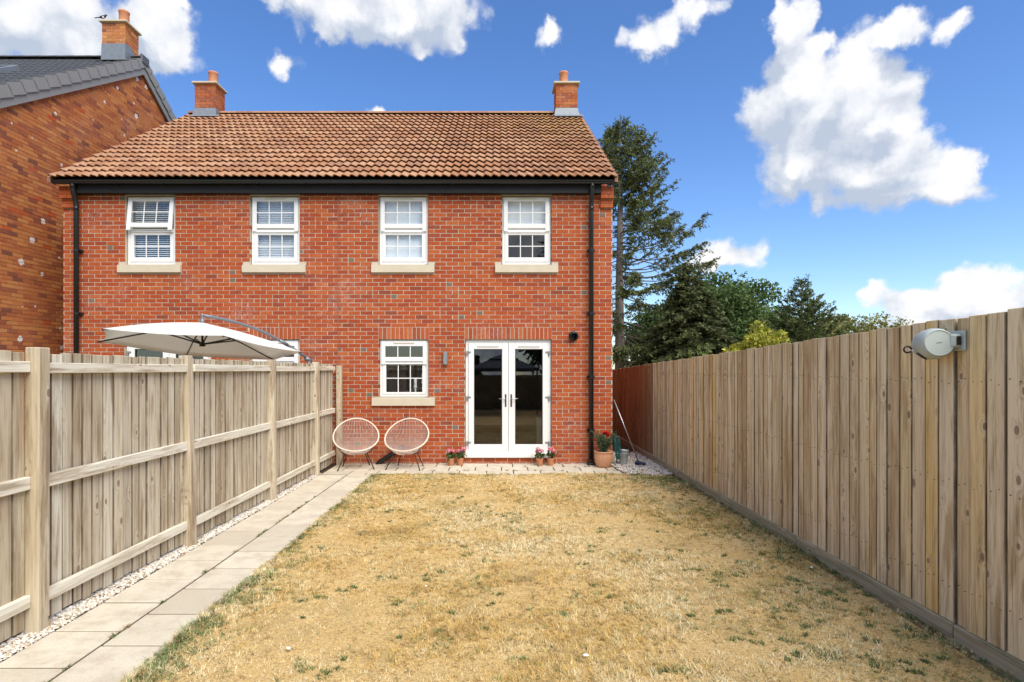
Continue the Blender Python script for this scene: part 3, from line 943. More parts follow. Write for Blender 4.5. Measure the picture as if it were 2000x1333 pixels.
def house_half(side):
    right = side > 0
    x0, x1 = (XM + .006, XR) if right else (XL, XM - .006)
    label = 'right half of the red brick house, with white french doors and two string chairs outside' if right else 'left half of the red brick house, behind the parasol, with slatted blinds upstairs'
    h, root = make_house(label, x0, x1, not right, 0)
    ups = [fx(740), fx(981)] if right else [fx(246), fx(489)]
    gwin = fx(741) if right else fx(489)
    door = fx(909) if right else fx(244)
    ops = []
    for u in ups:
        ops.append((u - .012, u + WIN_W + .012, up_top - WIN_H - .012, up_top + .012, False))
        ops.append((u - .135, u + WIN_W + .135, up_top - WIN_H - .16, up_top - WIN_H - .012, False))
    ops.append((gwin - .012, gwin + WIN_W + .012, gw_top - gw_h - .012, gw_top + .012, False))
    ops.append((gwin - .135, gwin + WIN_W + .135, gw_top - gw_h - .16, gw_top - gw_h - .012, False))
    ops.append((door - .012, door + 1.582, door_top - 2.115 - .045, door_top + .012, False))
    # soldier courses: mortar behind, their own bricks in front
    sold = [(gwin - .02, gwin + WIN_W + .02), (door - .02, door + 1.59)]
    for (a, b_) in sold:
        ops.append((a, b_, SOLD[0] - .004, SOLD[1] + .004, True))
    zvis = (lambda x, z: (0 < z < 4.9) and x > -2.8) if right else (lambda x, z: z > 2.25 and z < 4.9)
    front_wall(root, x0, x1, ops, EAVE_Z - .02, zvis, 296, .04 if right else 0)
    for (a, b_) in sold:
        soldier(root, a, b_, SOLD[0], SOLD[1])
    # other walls and rooms
    s = MB()
    yb = 2 * RYR - FY
    def gable(x, t):
        s.add([(x, FY + .291, -.1), (x + t, FY + .291, -.1), (x + t, yb, -.1), (x, yb, -.1), (x, FY + .291, EAVE_Z), (x + t, FY + .291, EAVE_Z), (x + t, yb, EAVE_Z), (x, yb, EAVE_Z),
               (x, RYR, RZR - .12), (x + t, RYR, RZR - .12)],
              [(0, 1, 2, 3), (0, 4, 5, 1), (2, 6, 7, 3), (0, 3, 7, 8, 4), (1, 5, 9, 6, 2), (4, 8, 9, 5), (7, 6, 9, 8)])
    gable(x1 - .12 if right else x0, .12)
    s.add([(x0, yb, -.1), (x1, yb, -.1), (x1, yb, EAVE_Z), (x0, yb, EAVE_Z)], [(0, 1, 2, 3)])
    s.c = [(.45, .12, .055)] * len(s.v)
    s.build('side_wall', M['brick'], root)
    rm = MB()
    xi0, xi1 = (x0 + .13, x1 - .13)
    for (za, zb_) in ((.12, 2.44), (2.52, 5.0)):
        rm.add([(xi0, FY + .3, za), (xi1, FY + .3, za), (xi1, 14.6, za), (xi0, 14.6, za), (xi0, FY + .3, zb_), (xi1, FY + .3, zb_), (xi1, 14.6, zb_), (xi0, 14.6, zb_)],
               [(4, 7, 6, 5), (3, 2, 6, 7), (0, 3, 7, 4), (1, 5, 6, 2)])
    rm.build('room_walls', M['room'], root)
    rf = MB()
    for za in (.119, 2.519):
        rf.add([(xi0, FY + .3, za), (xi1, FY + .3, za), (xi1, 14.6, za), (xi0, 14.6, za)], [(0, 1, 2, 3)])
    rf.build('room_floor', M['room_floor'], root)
    for i, u in enumerate(ups):
        sash_window(root, u, up_top, WIN_W, WIN_H, 'upper', R(7.0) if (not right and i == 0) else 0.0)
    sash_window(root, gwin, gw_top, WIN_W, gw_h, 'lower')
    french_door(root, door, door_top)
    # roof, ridge, verge
    rx0, rx1 = (XM, XR + .045) if right else (XL - .045, XM)
    ro = roof_side(root, rx0, rx1)
    if right:
        ridge_tiles(ro, XM, 1.42); ridge_tiles(ro, 1.98, rx1)
        cx = (1.45, 2.0)
    else:
        ridge_tiles(ro, rx0, -7.8); ridge_tiles(ro, -7.22, XM)
        cx = (-7.78, -7.25)
    cols = BRICK_COLS * np.array((.98, 1.25, 1.25))
    chimney(root, cx[0], cx[1], 14.13, 14.61, 7.9, 9.03, ((cx[0] + cx[1]) / 2 - (.05 if right else -.08), 14.38), cols, M['brick'], 8.41, .03, lambda y: RZR - abs(y - RYR) * math.tan(PITCH))
    # mortar verge on the open gable
    vg = MB()
    xe = rx1 if right else rx0
    vg.add([(xe - .05, RY0 + .02, RZ0 - .06), (xe + .006, RY0 + .02, RZ0 - .06), (xe + .006, RYR, RZR - .06), (xe - .05, RYR, RZR - .06),
            (xe - .05, RY0 + .02, RZ0 + .03), (xe + .006, RY0 + .02, RZ0 + .03), (xe + .006, RYR, RZR + .03), (xe - .05, RYR, RZR + .03)],
           [(0, 1, 2, 3), (4, 7, 6, 5), (0, 4, 5, 1), (0, 3, 7, 4), (1, 5, 6, 2)])
    vg.build('verge', M['verge_mortar'], root)
    # fascia and soffit
    fa0, fa1 = (XM, fx(1172)) if right else (fx(148), XM)
    f = MB(); f.box(fa0, fa1, FY - .13, FY - .105, 4.925, 5.10, .004); f.box(fa0, fa1, FY - .104, FY - .001, 4.935, 4.955)
    f.build('fascia', M['fascia'], root)
    gu = MB()
    pr = [(.062 * math.cos(t), .058 * math.sin(t)) for t in np.linspace(math.pi, 2 * math.pi, 9)]
    ga, gb = (XM, XR + .03) if right else (XL - .04, XM)
    gy_, gz_ = FY - .185, 5.128
    vs = [(x, gy_ + p[0] * s_, gz_ + p[1] * s_) for x in (ga, gb) for s_ in (1, .9) for p in pr]
    fs = []
    for i in range(8):
        fs.append((i, i + 1, 18 + i + 1, 18 + i)); fs.append((9 + i + 1, 9 + i, 27 + i, 27 + i + 1))
    fs += [(0, 18, 27, 9), (8, 17, 35, 26), tuple(range(9)), tuple(range(26, 17, -1))]
    gu.add(vs, fs)
    for xb in np.arange(ga + .3, gb, .85):
        gu.box(xb - .012, xb + .012, gy_ - .068, gy_ + .07, gz_ - .066, gz_ - .052, .002)
    gu.build('gutter', M['black_plastic'], root)
    # corbelled kneeler
    kx0, kx1 = (fx(1172), XR + .004) if right else (XL - .004, fx(148))
    mw = MB(); mw.box(kx0 + .006, kx1 - .006, FY - .085, FY - .001, 4.86, 5.06)
    mw.box(kx0 + .006, kx1 - .006, FY - .035, FY - .0015, 4.70, 4.86)
    kn = mw.build('kneeler', M['mortar'], root)
    for i, (z, pd) in enumerate(((4.69, .045), (4.765, .045), (4.845, .10), (4.92, .10), (4.995, .10))):
        cuts = [(kx0, kx1)] if i % 2 else [(kx0, (kx0 + kx1) / 2 + .02), ((kx0 + kx1) / 2 + .03, kx1)]
        for (a, b_) in cuts:
            bb = MB(); bb.box(a, b_, FY - pd, FY - .002, z, z + .066, 0, tuple(BRICK_COLS[random.choice((0, 2, 5, 7))]))
            bb.build('brick', M['brick'], kn)
    # rain pipe
    py_ = FY - .095
    dxp = ((1155 if right else 149) - 975) / FPX * py_
    dp = MB()
    dp.tube([(dxp, FY - .18, 5.075), (dxp, FY - .18, 5.0), (dxp, FY - .165, 4.93), (dxp, py_ - .02, 4.80), (dxp, py_, 4.72), (dxp, py_, .06)], .041, 12)
    dpo = dp.build('rain_pipe', M['black_plastic'], root, True)
    sk = MB(); sk.tube([(dxp, FY - .18, 5.10), (dxp, FY - .18, 4.99)], .046, 12); sk.build('pipe_socket', M['black_plastic'], dpo, True)
    sk = MB(); sk.tube([(dxp, py_, 4.70), (dxp, py_, 4.62)], .043, 12)
    sk.build('pipe_socket', M['black_plastic'], dpo, True)
    for zb in (3.9, 2.75, 1.6, .62):
        c_ = MB(); c_.box(dxp - .07, dxp + .07, FY - .06, FY - .001, zb - .02, zb + .02, .004); c_.tube([(dxp, py_, zb - .018), (dxp, py_, zb + .018)], .042, 12)
        c_.build('pipe_clip', M['black_plastic'], dpo)
    sh = MB(); sh.box(dxp - .075, dxp + .075, FY - .165, FY - .005, -.002, .035, .01); sh.tube([(dxp, py_, .03), (dxp, py_, .10)], .045, 12)
    sh.build('pipe_gully', M['black_plastic'], dpo)
    if right:
        # movement joint, boiler flue, wall light, waste pipe, outside tap
        v = MB(); v.tube([(fx(1120), FY + .02, fz(657)), (fx(1120), FY - .03, fz(657))], .088, 24); v.tube([(fx(1120), FY - .03, fz(657)), (fx(1120), FY - .12, fz(657))], .052, 20, cap=False)
        v.build('flue_terminal', M['black_plastic'], root, True)
        l = MB(); l.box(fx(866.5), fx(874.5), FY - .085, FY - .003, fz(712), fz(687), .006); l.box(fx(868), fx(873), FY - .03, FY - .002, fz(714), fz(712), .001)
        l.build('wall_light', M['steel'], root)
        wp = MB(); wp.tube([(fx(789), FY - .02, fz(872)), (fx(782), FY - .06, fz(876)), (fx(742), FY - .06, fz(902)), (fx(738), FY - .06, -.01)], .04, 12)
        wp.build('waste_pipe', M['black_plastic'], root, True)
        tp = MB(); tx = fx(794); tz = fz(816)
        tp.tube([(tx, FY, tz), (tx, FY - .09, tz), (tx, FY - .11, tz - .05)], .011, 8); tp.tube([(tx - .03, FY - .06, tz + .035), (tx + .03, FY - .06, tz + .035)], .007, 6); tp.tube([(tx, FY - .06, tz), (tx, FY - .06, tz + .035)], .006, 6)
        tp.build('garden_tap', M['dark_steel'], root, True)
        mj = MB(); mj.box(XM - .006, XM + .006, FY + .0, FY + .02, 0, EAVE_Z - .03)
        mj.build('movement_joint', M['joint'], root)
    adopt(h, root)
    return h
house_r = house_half(1)
house_l = house_half(-1)

# ------------------------------------------------------------------ blinds and things behind the glass
def slat_blind(label, x, angle, n=38):
    t = thing('venetian_blind', label, 'blind', (x + WIN_W / 2, FY + .158, up_top - WIN_H + .06), 0, 'slatted blinds upstairs')
    m = MB()
    w_ = .74
    m.box(-w_ / 2, w_ / 2, -.024, .024, -.0012, .0012, 0, None, Matrix.Rotation(angle, 4, 'X'))
    me = m.mesh('slat', M['blind'])
    hh = WIN_H - .13
    for i in range(n):
        inst(me, 'slat', t, (0, 0, .02 + hh * i / n))
    hb = MB(); hb.box(-w_ / 2, w_ / 2, -.028, .028, hh, hh + .045, .004)
    hb.build('head_rail', M['blind'], t)
    for sx in (-.24, .24):
        c = MB(); c.tube([(sx, -.027, .0), (sx, -.027, hh)], .0015, 5)
        c.build('cord', M['blind'], t)
slat_blind('white slatted blind behind the tilted-open upstairs window at the far left', fx(246), R(33), 30)
slat_blind('white slatted blind behind the shut window left of the movement joint', fx(489), R(52), 34)
def roller(label, x, z0, z1, y):
    t = thing('roller_blind', label, 'blind', (x + WIN_W / 2, FY + y, z0), 0, 'roller blinds upstairs')
    m = MB(); m.box(-.36, .36, -.002, .002, 0, z1 - z0, 0); m.build('cloth', M['roller'], t)
    m = MB(); m.tube([(-.37, .03, z1 - z0), (.37, .03, z1 - z0)], .022, 10); m.build('roller_tube', M['blind'], t)
    m = MB(); m.box(-.36, .36, -.007, .007, -.02, 0, .003); m.build('bottom_bar', M['blind'], t)
zt = up_top - .03
roller('pale roller blind filling the upstairs window over the string chairs', fx(740), up_top - WIN_H + .07, zt, .138)
roller('pale roller blind half lowered in the upstairs window above the french doors', fx(981), up_top - .68, zt, .138)
mr = thing('shaving_mirror', 'round white mirror on the sill of the upstairs window over the chairs', 'mirror', (fx(789), FY + .17, up_top - WIN_H + .04))
m = MB(); m.lathe([(.0, .012), (.075, .012), (.088, .006), (.09, 0), (.085, -.01), (0, -.012)], 28, Matrix.Translation((0, 0, .19)) @ Matrix.Rotation(R(90), 4, 'X')); m.build('mirror_disc', M['candle'], mr, True)
m = MB(); m.lathe([(.0, 0), (.06, 0), (.06, .01), (.012, .02), (.01, .11)], 18); m.build('stand', M['steel'], mr, True)
for (px, hgt, lb) in ((808, .30, 'shorter white candle on a holder inside the downstairs window'), (823, .385, 'taller white candle on a holder inside the downstairs window')):
    t = thing('candlestick', lb, 'candlestick', (fx(px), FY + .22, gw_top - gw_h + .05))
    m = MB(); m.lathe([(0, 0), (.04, 0), (.04, .012), (.016, .03), (.012, .06), (.022, .08), (.014, hgt - .20), (.035, hgt - .18), (.035, hgt - .165), (0, hgt - .165)], 18); m.build('holder', M['candle'], t, True)
    m = MB(); m.lathe([(.028, hgt - .165), (.028, hgt - .01), (.02, hgt), (.0, hgt - .004)], 16); m.build('candle', M['candle'], t, True)
sl = MB(); sl.box(fx(741) - .05, fx(834) + .05, FY + .13, FY + .34, gw_top - gw_h + .02, gw_top - gw_h + .05, .005)
so = sl.build('inner_sill', M['upvc'], house_r); so.location = -Vector(house_r.location)
tb = thing('dining_table', 'grey trestle table standing inside behind the french doors', 'table', (.62, 12.7, .12))
m = MB(); m.box(-.75, .75, -.4, .4, .70, .74, .006); m.build('table_top', M['grey_furniture'], tb)
for sx in (-.45, .45):
    m = MB(); m.tube([(sx - .25, -.3, 0), (sx + .2, -.3, .70)], .025, 6); m.tube([(sx + .25, -.3, 0), (sx - .2, -.3, .70)], .025, 6)
    m.build('trestle', M['grey_furniture'], tb)
ps = thing('white_post', 'slim white post standing just inside the right french door', 'post', (fx(1054) + .02, FY + .42, .12))
m = MB(); m.box(-.045, .045, -.045, .045, 0, .66, .006); m.build('shaft', M['candle'], ps)
m = MB(); m.box(-.065, .065, -.065, .065, .66, .69, .006); m.build('post_cap', M['candle'], ps)

# ------------------------------------------------------------------ neighbouring house on the left
NX = -9.0
NYR, NZR = 13.9, 9.50
NPITCH = math.atan2(9.50 - 6.77, 13.9 - 9.91)
def nslope_z(y):
    return NZR - abs(y - NYR) * math.tan(NPITCH)
nh = thing('neighbour_house', 'tall brown brick house at far left with grey tiled roof and mortar-splashed gable', 'house', (NX - 3, 11.5, 0))
nroot = empty('tmp')
NCOLS = np.array((1.08, 1.02, .95)) * np.array([(.55, .22, .075), (.50, .18, .065), (.58, .25, .09), (.44, .145, .06), (.52, .20, .075), (.36, .12, .06), (.29, .10, .06), (.47, .17, .07), (.60, .27, .10), (.24, .09, .06), (.53, .115, .04), (.40, .14, .065)])
NPROB = np.array([.14, .13, .11, .1, .13, .08, .06, .1, .06, .035, .015, .06]); NPROB = NPROB / NPROB.sum()
NY0, NY1 = 8.2, 2 * NYR - 8.2
wl = MB()
x = NX - .003
wl.add([(x, NY0, -.1), (x, NY1, -.1), (x, NY1, nslope_z(NY1)), (x, NYR, NZR - .02), (x, NY0, nslope_z(NY0)),
        (x - 5, NY0, -.1), (x - 5, NY1, -.1), (x - 5, NY1, nslope_z(NY1)), (x - 5, NYR, NZR - .02), (x - 5, NY0, nslope_z(NY0))],
       [(0, 1, 2, 3, 4), (9, 8, 7, 6, 5), (0, 4, 9, 5), (1, 6, 7, 2)])
nw = wl.build('wall', M['mortar_brown'], nroot)
items = []
for k in range(int(NZR / COURSE)):
    z = k * COURSE + .005
    off = 0 if k % 2 else .1125
    a = NY0 - off
    while a < NY1:
        l, r_ = max(a + .005, NY0), min(a + .22, NY1)
        if r_ - l > .03 and min(nslope_z(l), nslope_z(r_)) > z + .10 and z > .2:
            items.append([(l + r_) / 2, z, r_ - l, NX + rng.uniform(0, .004), int(rng.choice(len(NCOLS), p=NPROB)), .065])
        a += .225
unit_side = unit_brick_meshes(NCOLS, M['brick_splash'], 'y')
seen = [it for it in items if it[2] > .19 and 9.95 < it[0] and (EYE + (722 - 0) / FPX * 9) > it[1] and ((it[0] < 11.05 and it[1] > 2.0) or it[1] > 5.3 + (it[0] - 10) * .7)]
seen.sort(key=lambda it: it[0] * it[0] + (it[1] - EYE) ** 2)
ids = set()
for it in seen[:296]:
    ids.add(id(it))
    inst(unit_side[it[4]], 'brick', nw, (it[3], it[0], it[1]), (1, it[2], 1))
bricks_np([i for i in items if id(i) not in ids], 'brickwork', M['brick_splash'], nw, 'y', NCOLS)
# roof
rb = MB()
RX0, RX1 = -14.5, NX + .07
for sgn in (-1, 1):
    y_e = NYR + sgn * (NYR - 8.0)
    d = -.03
    rb.add([(RX0, y_e, nslope_z(y_e) + d), (RX1, y_e, nslope_z(y_e) + d), (RX1, NYR, NZR + d), (RX0, NYR, NZR + d),
            (RX0, y_e, nslope_z(y_e) + d - .12), (RX1, y_e, nslope_z(y_e) + d - .12), (RX1, NYR, NZR + d - .12), (RX0, NYR, NZR + d - .12)],
           [(0, 1, 2, 3), (4, 7, 6, 5), (0, 4, 5, 1), (1, 5, 6, 2), (0, 3, 7, 4)] if sgn < 0 else [(3, 2, 1, 0), (5, 6, 7, 4), (1, 5, 4, 0), (2, 6, 5, 1), (4, 7, 3, 0)])
nro = rb.build('roof', M['fascia'], nroot)
tm = MB(); tm.box(0, .33, 0, .40, -.002, .024, .004)
for i in (0, 1):
    tm.box(.06 + i * .165, .10 + i * .165, 0.004, .40, .022, .036, .006)
ntile = tm.mesh('tile', M['slate'])
nsl = math.hypot(5.9, 5.9 * math.tan(NPITCH))
ng = .335
rows = int(nsl / ng)
for k in range(rows):
    d = nsl - (k + 1) * ng
    for i in range(14):
        xx = RX1 - .10 - (i + 1) * .333
        yy = NYR - math.cos(NPITCH) * (nsl - d); zz = NZR - math.sin(NPITCH) * (nsl - d)
        if yy < 9.2:
            continue
        inst(ntile, 'tile', nro, (xx, yy, zz + .012), (1, 1, 1), (NPITCH - .055, 0, random.uniform(-.002, .002)))
# interlocking dry-verge units stepping up the front slope, and the smooth rear ones
vu = MB()
vu.add([(-.02, 0, -.145), (.03, 0, -.145), (.03, 0, .075), (-.10, 0, .075), (-.10, 0, .05), (-.02, 0, .05),
        (-.02, .36, -.175), (.03, .36, -.175), (.03, .36, .03), (-.10, .36, .03), (-.10, .36, .005), (-.02, .36, .005)],
       [(0, 1, 2, 3, 4, 5), (11, 10, 9, 8, 7, 6), (1, 7, 8, 2), (2, 8, 9, 3), (0, 6, 7, 1), (0, 5, 11, 6)])
vme = vu.mesh('verge_unit', M['verge'])
for k in range(rows + 1):
    dd = (k + 1) * ng
    if NYR - math.cos(NPITCH) * dd < 8.3:
        continue
    inst(vme, 'verge_unit', nro, (RX1, NYR - math.cos(NPITCH) * dd, NZR - math.sin(NPITCH) * dd + .01), (1, 1, 1), (NPITCH, 0, 0))
    o = inst(vme, 'verge_unit', nro, (RX1, NYR + math.cos(NPITCH) * dd, NZR - math.sin(NPITCH) * dd + .01), (1, -1, 1), (-NPITCH, 0, 0))
bb = MB()
for sgn in (-1, 1):
    ye = NYR + sgn * 5.9
    for (xa, xb, t0, t1) in ((NX + .025, NX + .072, -.16, -.36),):
        za, zb_ = nslope_z(ye), NZR
        pts = [(xa, ye, za + t0), (xb, ye, za + t0), (xb, NYR, zb_ + t0), (xa, NYR, zb_ + t0), (xa, ye, za + t1), (xb, ye, za + t1), (xb, NYR, zb_ + t1), (xa, NYR, zb_ + t1)]
        bb.add(pts, [(0, 1, 2, 3), (4, 7, 6, 5), (0, 4, 5, 1), (1, 5, 6, 2), (0, 3, 7, 4), (3, 2, 6, 7)])
bb.build('bargeboard', M['verge'], nroot)
rr = MB()
for i in range(13):
    xa = RX1 - (i + 1) * .42; xb = xa + .422
    pr = [(.15 * math.sin(t), .08 * math.cos(t)) for t in np.linspace(-1.5, 1.5, 7)]
    m = MB(); m.add([(xx, NYR + p[0], NZR + .01 + p[1] + (.004 if xx == xb else 0)) for xx in (xa, xb) for p in pr], [(j, j + 7, j + 8, j + 1) for j in range(6)] + [tuple(range(7)), tuple(range(13, 6, -1))])
    m.build('ridge_tile', M['slate'], nro)
m = MB(); m.box(RX1 - .02, RX1 + .045, NYR - .15, NYR + .17, NZR - .13, NZR + .115, .03); m.build('ridge_end_cap', M['slate'], nro)
# rooflight
rl = MB()
mt = Matrix.Translation((-11.35, NYR - math.cos(NPITCH) * 3.55, NZR - math.sin(NPITCH) * 3.55)) @ Matrix.Rotation(NPITCH, 4, 'X')
rl.box(0, 1.02, 0, .07, .0, .13, .006, None, mt); rl.box(0, 1.02, 1.11, 1.18, .0, .13, .006, None, mt); rl.box(0, .07, .07, 1.11, .001, .129, .006, None, mt); rl.box(.95, 1.02, .07, 1.11, .001, .129, .006, None, mt)
rlo = rl.build('rooflight', M['lead'], nro)
m = MB(); m.box(.07, .95, .07, 1.11, .10, .11, 0, None, mt); m.build('pane', M['glass'], rlo)
chimney(nroot, -9.74, -9.17, 13.56, 14.06, 9.0, 10.24, (-9.36, 13.8), NCOLS * np.array((1.0, 1.1, 1.1)), M['brick'], 9.72, .004, nslope_z)
adopt(nh, nroot)
# bird on the chimney cap
bd = thing('bird', 'small black and white bird perched on the neighbouring chimney cap', 'bird', (-9.70, 13.53, 10.285), R(20))
m = MB()
body = [(-.085, .0, .035, .006), (-.05, 0, .05, .022), (-.01, 0, .062, .036), (.03, 0, .08, .034), (.05, 0, .105, .024), (.062, 0, .125, .024), (.08, 0, .128, .014), (.10, 0, .124, .003)]
m.tube([(a, b_, c) for (a, b_, c, r_) in body], [r_ for (_, _, _, r_) in body], 10)
m.build('body', M['bird_black'], bd, True)
m = MB(); m.tube([(-.02, -.012, .05), (.01, -.016, .052), (.035, -.012, .07)], [.01, .03, .012], 8); m.build('breast', M['bird_white'], bd, True)
m = MB(); m.add([(-.06, -.014, .048), (-.06, .014, .048), (-.17, .016, .012), (-.17, -.016, .012), (-.06, -.014, .04), (-.06, .014, .04), (-.17, .016, .008), (-.17, -.016, .008)], [(0, 1, 2, 3), (7, 6, 5, 4), (0, 3, 7, 4), (1, 5, 6, 2), (2, 6, 7, 3), (0, 4, 5, 1)]); m.build('tail', M['bird_black'], bd)
for sy in (-.012, .012):
    m = MB(); m.tube([(.005, sy, .035), (.01, sy, .0)], .004, 5); m.build('leg', M['bird_black'], bd)

# ------------------------------------------------------------------ fences
fl = thing('wooden_fence', 'pale weathered fence on the left with square posts and three rails facing the path', 'fence', (-3.05, 3, 0))
def lx(y):
    return -3.005 + .012 * (y - 3.6)
posts = [-5.5, -3.68, -1.86, -.04, 1.78, 3.65, 5.42, 7.32, 9.02, 10.06]
tmp = empty('tmp')
for i, y in enumerate(posts):
    m = MB(); ln = .03 if i == 6 else random.uniform(-.006, .006)
    xx = lx(y) + (.07 if i == 9 else 0)
    m.box(-.095, 0, -.046, .046, -.05, 1.915 - .008 * i if i < 9 else 1.80, .006)
    o = m.build('post', M['post_l'], tmp); o.location = (xx, y, 0); o.rotation_euler = (0, -ln * .8, 0)
for i in range(len(posts) - 1):
    ya, yb = posts[i] + .046, posts[i + 1] - .046
    base_drop = random.uniform(-.006, .006)
    for (zc, hh) in ((1.742, .072), (.985, .085), (.215, .08)):
        m = MB()
        xa, xb = lx(ya) - .036, lx(yb) - .036
        z0, z1 = zc - hh / 2 + base_drop, zc + hh / 2 + base_drop
        m.box(-.042, 0, ya, yb, z0, z1, .004)
        o = m.build('rail', M['rail_l'], tmp); o.location = ((xa + xb) / 2, 0, 0); o.rotation_euler = (0, 0, 0)
    y = ya + .004
    while y < yb - .02:
        wd = random.uniform(.085, .118)
        y2 = min(y + wd, yb - .002)
        if yb - y2 < .04:
            y2 = yb - .002
        m = MB(); m.box(-.02, 0, y + .0035, y2 - .0035, .03 + random.uniform(-.012, .012), 1.875 - .007 * i + random.uniform(-.007, .007), .003)
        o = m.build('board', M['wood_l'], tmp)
        o.location = (lx((y + y2) / 2) - .0795 - random.uniform(0, .010), 0, 0)
        o.rotation_euler = (0, random.uniform(-.0018, .0018), 0)
        y = y2
def adopt2(h, root):
    off = Vector(h.location)
    for ch in list(root.children):
        ch.parent = h
        ch.location = Vector(ch.location) - off
    bpy.data.objects.remove(root)
adopt2(fl, tmp)

fr = thing('wooden_fence', 'tall brown close-boarded fence along the right side of the lawn', 'fence', (2.9, 3, 0))
tmp = empty('tmp')
def rtop(y):
    return 2.07 - .031 * (y - 3.0)
y = -6.3
board_list = []
seams = [3.5 + 1.84 * k for k in range(-6, 7)]
while y < 15.2:
    wd = random.uniform(.082, .132)
    y2 = y + wd
    nxt = [s_ for s_ in seams if y + .04 < s_ < y2 + .04]
    if nxt:
        y2 = nxt[0]
    board_list.append((y, y2))
    seam = any(abs(y2 - s_) < 1e-6 for s_ in seams)
    m = MB()
    m.box(0, .022, y + .0032, y2 - (.011 if seam else .0032), .122, min(rtop(y), 2.2) + random.uniform(-.008, .007), .003)
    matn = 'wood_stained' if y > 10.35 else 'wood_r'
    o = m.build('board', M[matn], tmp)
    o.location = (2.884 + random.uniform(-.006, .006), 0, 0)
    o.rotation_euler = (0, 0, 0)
    y = y2
nails = MB()
for (ya, yb) in board_list:
    for z in (.36, 1.02, 1.66):
        for f in (.28, .72):
            yy_ = ya + (yb - ya) * f + random.uniform(-.006, .006); zz_ = z + random.uniform(-.02, .02)
            if 2.4 < yy_ < 10:
                nails.tube([(2.884, yy_, zz_), (2.8765, yy_, zz_)], .0028, 6)
nails.build('nail_heads', M['dark_steel'], tmp)['kind'] = 'stuff'
for a, b_ in zip([-6.3] + seams[1:], seams[1:] + [15.2]):
    m = MB(); m.box(2.868, 2.90, a + .004, b_ - .004, -.07, .118, .006)
    m.build('gravel_board', M['gravel_board'], tmp)
for z in (.35, 1.0, 1.65):
    for a, b_ in zip(seams[:-1], seams[1:]):
        m = MB(); m.box(2.9135, 2.955, a + .046, b_ - .046, z - .04, z + .04, 0); m.build('rail', M['rail_l'], tmp)
for s_ in seams:
    m = MB(); m.box(2.915, 3.0, s_ - .045, s_ + .045, -.05, rtop(s_) - .02, .005)
    m.build('post', M['post_l'], tmp)
adopt2(fr, tmp)

rf = thing('rear_fence', 'wooden fence across the bottom of the garden, reflected in the door glass', 'fence', (0, -6.5, 0))
x = -3.1
while x < 2.95:
    wd = random.uniform(.12, .15)
    m = MB(); m.box(x + .002, x + wd - .002, -.01, .01, .02, 1.72 + random.uniform(-.005, .005), 0)
    m.build('board', M['wood_r'], rf)
    x += wd
for z in (.3, 1.5):
    m = MB(); m.box(-3.1, 2.95, -.06, -.011, z - .04, z + .04, 0); m.build('rail', M['rail_x'], rf)

# ------------------------------------------------------------------ vegetation helpers
def cards(centers, sizes, dirs, width, cols, fold=.0, nrm=None):
    """rhombic leaf faces: centers (N,3), sizes (N,), dirs (N,3) along the leaf"""
    n = len(centers)
    d = dirs / np.linalg.norm(dirs, axis=1, keepdims=True)
    rv = rng.normal(size=(n, 3)) if nrm is None else nrm
    sdv = np.cross(d, rv); sdv /= np.maximum(np.linalg.norm(sdv, axis=1, keepdims=True), 1e-6)
    L = sizes[:, None]; W = (sizes * width)[:, None]
    v = np.stack([centers - d * L * .5, centers + sdv * W * .5, centers + d * L * .5, centers - sdv * W * .5], 1)
    return v.reshape(-1, 3), np.repeat(cols, 4, 0)
def leaf_object(name, v, c, parent, material='leaf'):
    n = len(v) // 4
    me = mesh_np(name, v, np.arange(n * 4), [4] * n, M[material], np.clip(c, 0, 1))
    return link(bpy.data.objects.new(name, me), parent)
def unit(n):
    v = rng.normal(size=(n, 3))
    return v / np.linalg.norm(v, axis=1, keepdims=True)
def shade_cols(base, n, var=.25, tips=None):
    b = np.array(base)[None] * rng.uniform(1 - var, 1 + var, size=(n, 1))
    b = b * (1 + rng.normal(0, .06, size=(n, 3)))
    return np.clip(b, .002, 1)

def broadleaf(name, label, cx, cy, z0, z1, rx, base, lsize=.15, nclump=170, per=150, group=None, flat=1.0, trunk_r=.16, gaps=0.0):
    t = thing(name, label, 'tree', (cx, cy, 0), 0, group)
    zc = (z0 + z1) / 2; rz = (z1 - z0) / 2
    V = []; CC = []
    cl = unit(nclump)
    rad = rng.uniform(.45, 1.0, size=nclump) ** .6
    lob = 1 + .16 * np.sin(cl[:, 0] * 5 + 1.3) * np.cos(cl[:, 2] * 6 + cl[:, 1] * 4)
    cc = cl * (rad * lob)[:, None] * np.array((rx, rx * .9, rz)) * .86
    cc[:, 2] += zc
    for k in range(nclump):
        rr = rng.uniform(.16, .30) * min(rx, rz) * .95
        n = per
        u = unit(n)
        p = cc[k] + u * (rr * rng.uniform(.5, 1.1, size=(n, 1))) * np.array((1.15, 1.15, .8))
        dd = unit(n) * .8 + u * .7 + np.array((0, 0, -.25))
        tone = rng.uniform(.65, 1.3)
        col = shade_cols(np.array(base) * tone, n)
        v, c = cards(p, rng.uniform(.6, 1.25, n) * lsize, dd, .62, col)
        V.append(v); CC.append(c)
    leaf_object('crown', np.concatenate(V), np.concatenate(CC), t)
    m = MB()
    m.tube([(0, 0, -.1), (.03, 0, z0 * .5 + .3), (.0, .02, zc), (.05, 0, z1 - rz * .4)], [trunk_r, trunk_r * .8, trunk_r * .5, trunk_r * .15], 9)
    for k in range(16):
        e = cc[rng.integers(nclump)]
        s_ = Vector((0, 0, random.uniform(max(.6, z0 * .7), zc)))
        e = Vector(e)
        mid = (s_ + e) / 2 + Vector((0, 0, -.15))
        m.tube([s_, mid, e], [trunk_r * .4, trunk_r * .25, trunk_r * .06], 6)
    m.build('trunk', M['bark'], t, True)
    return t

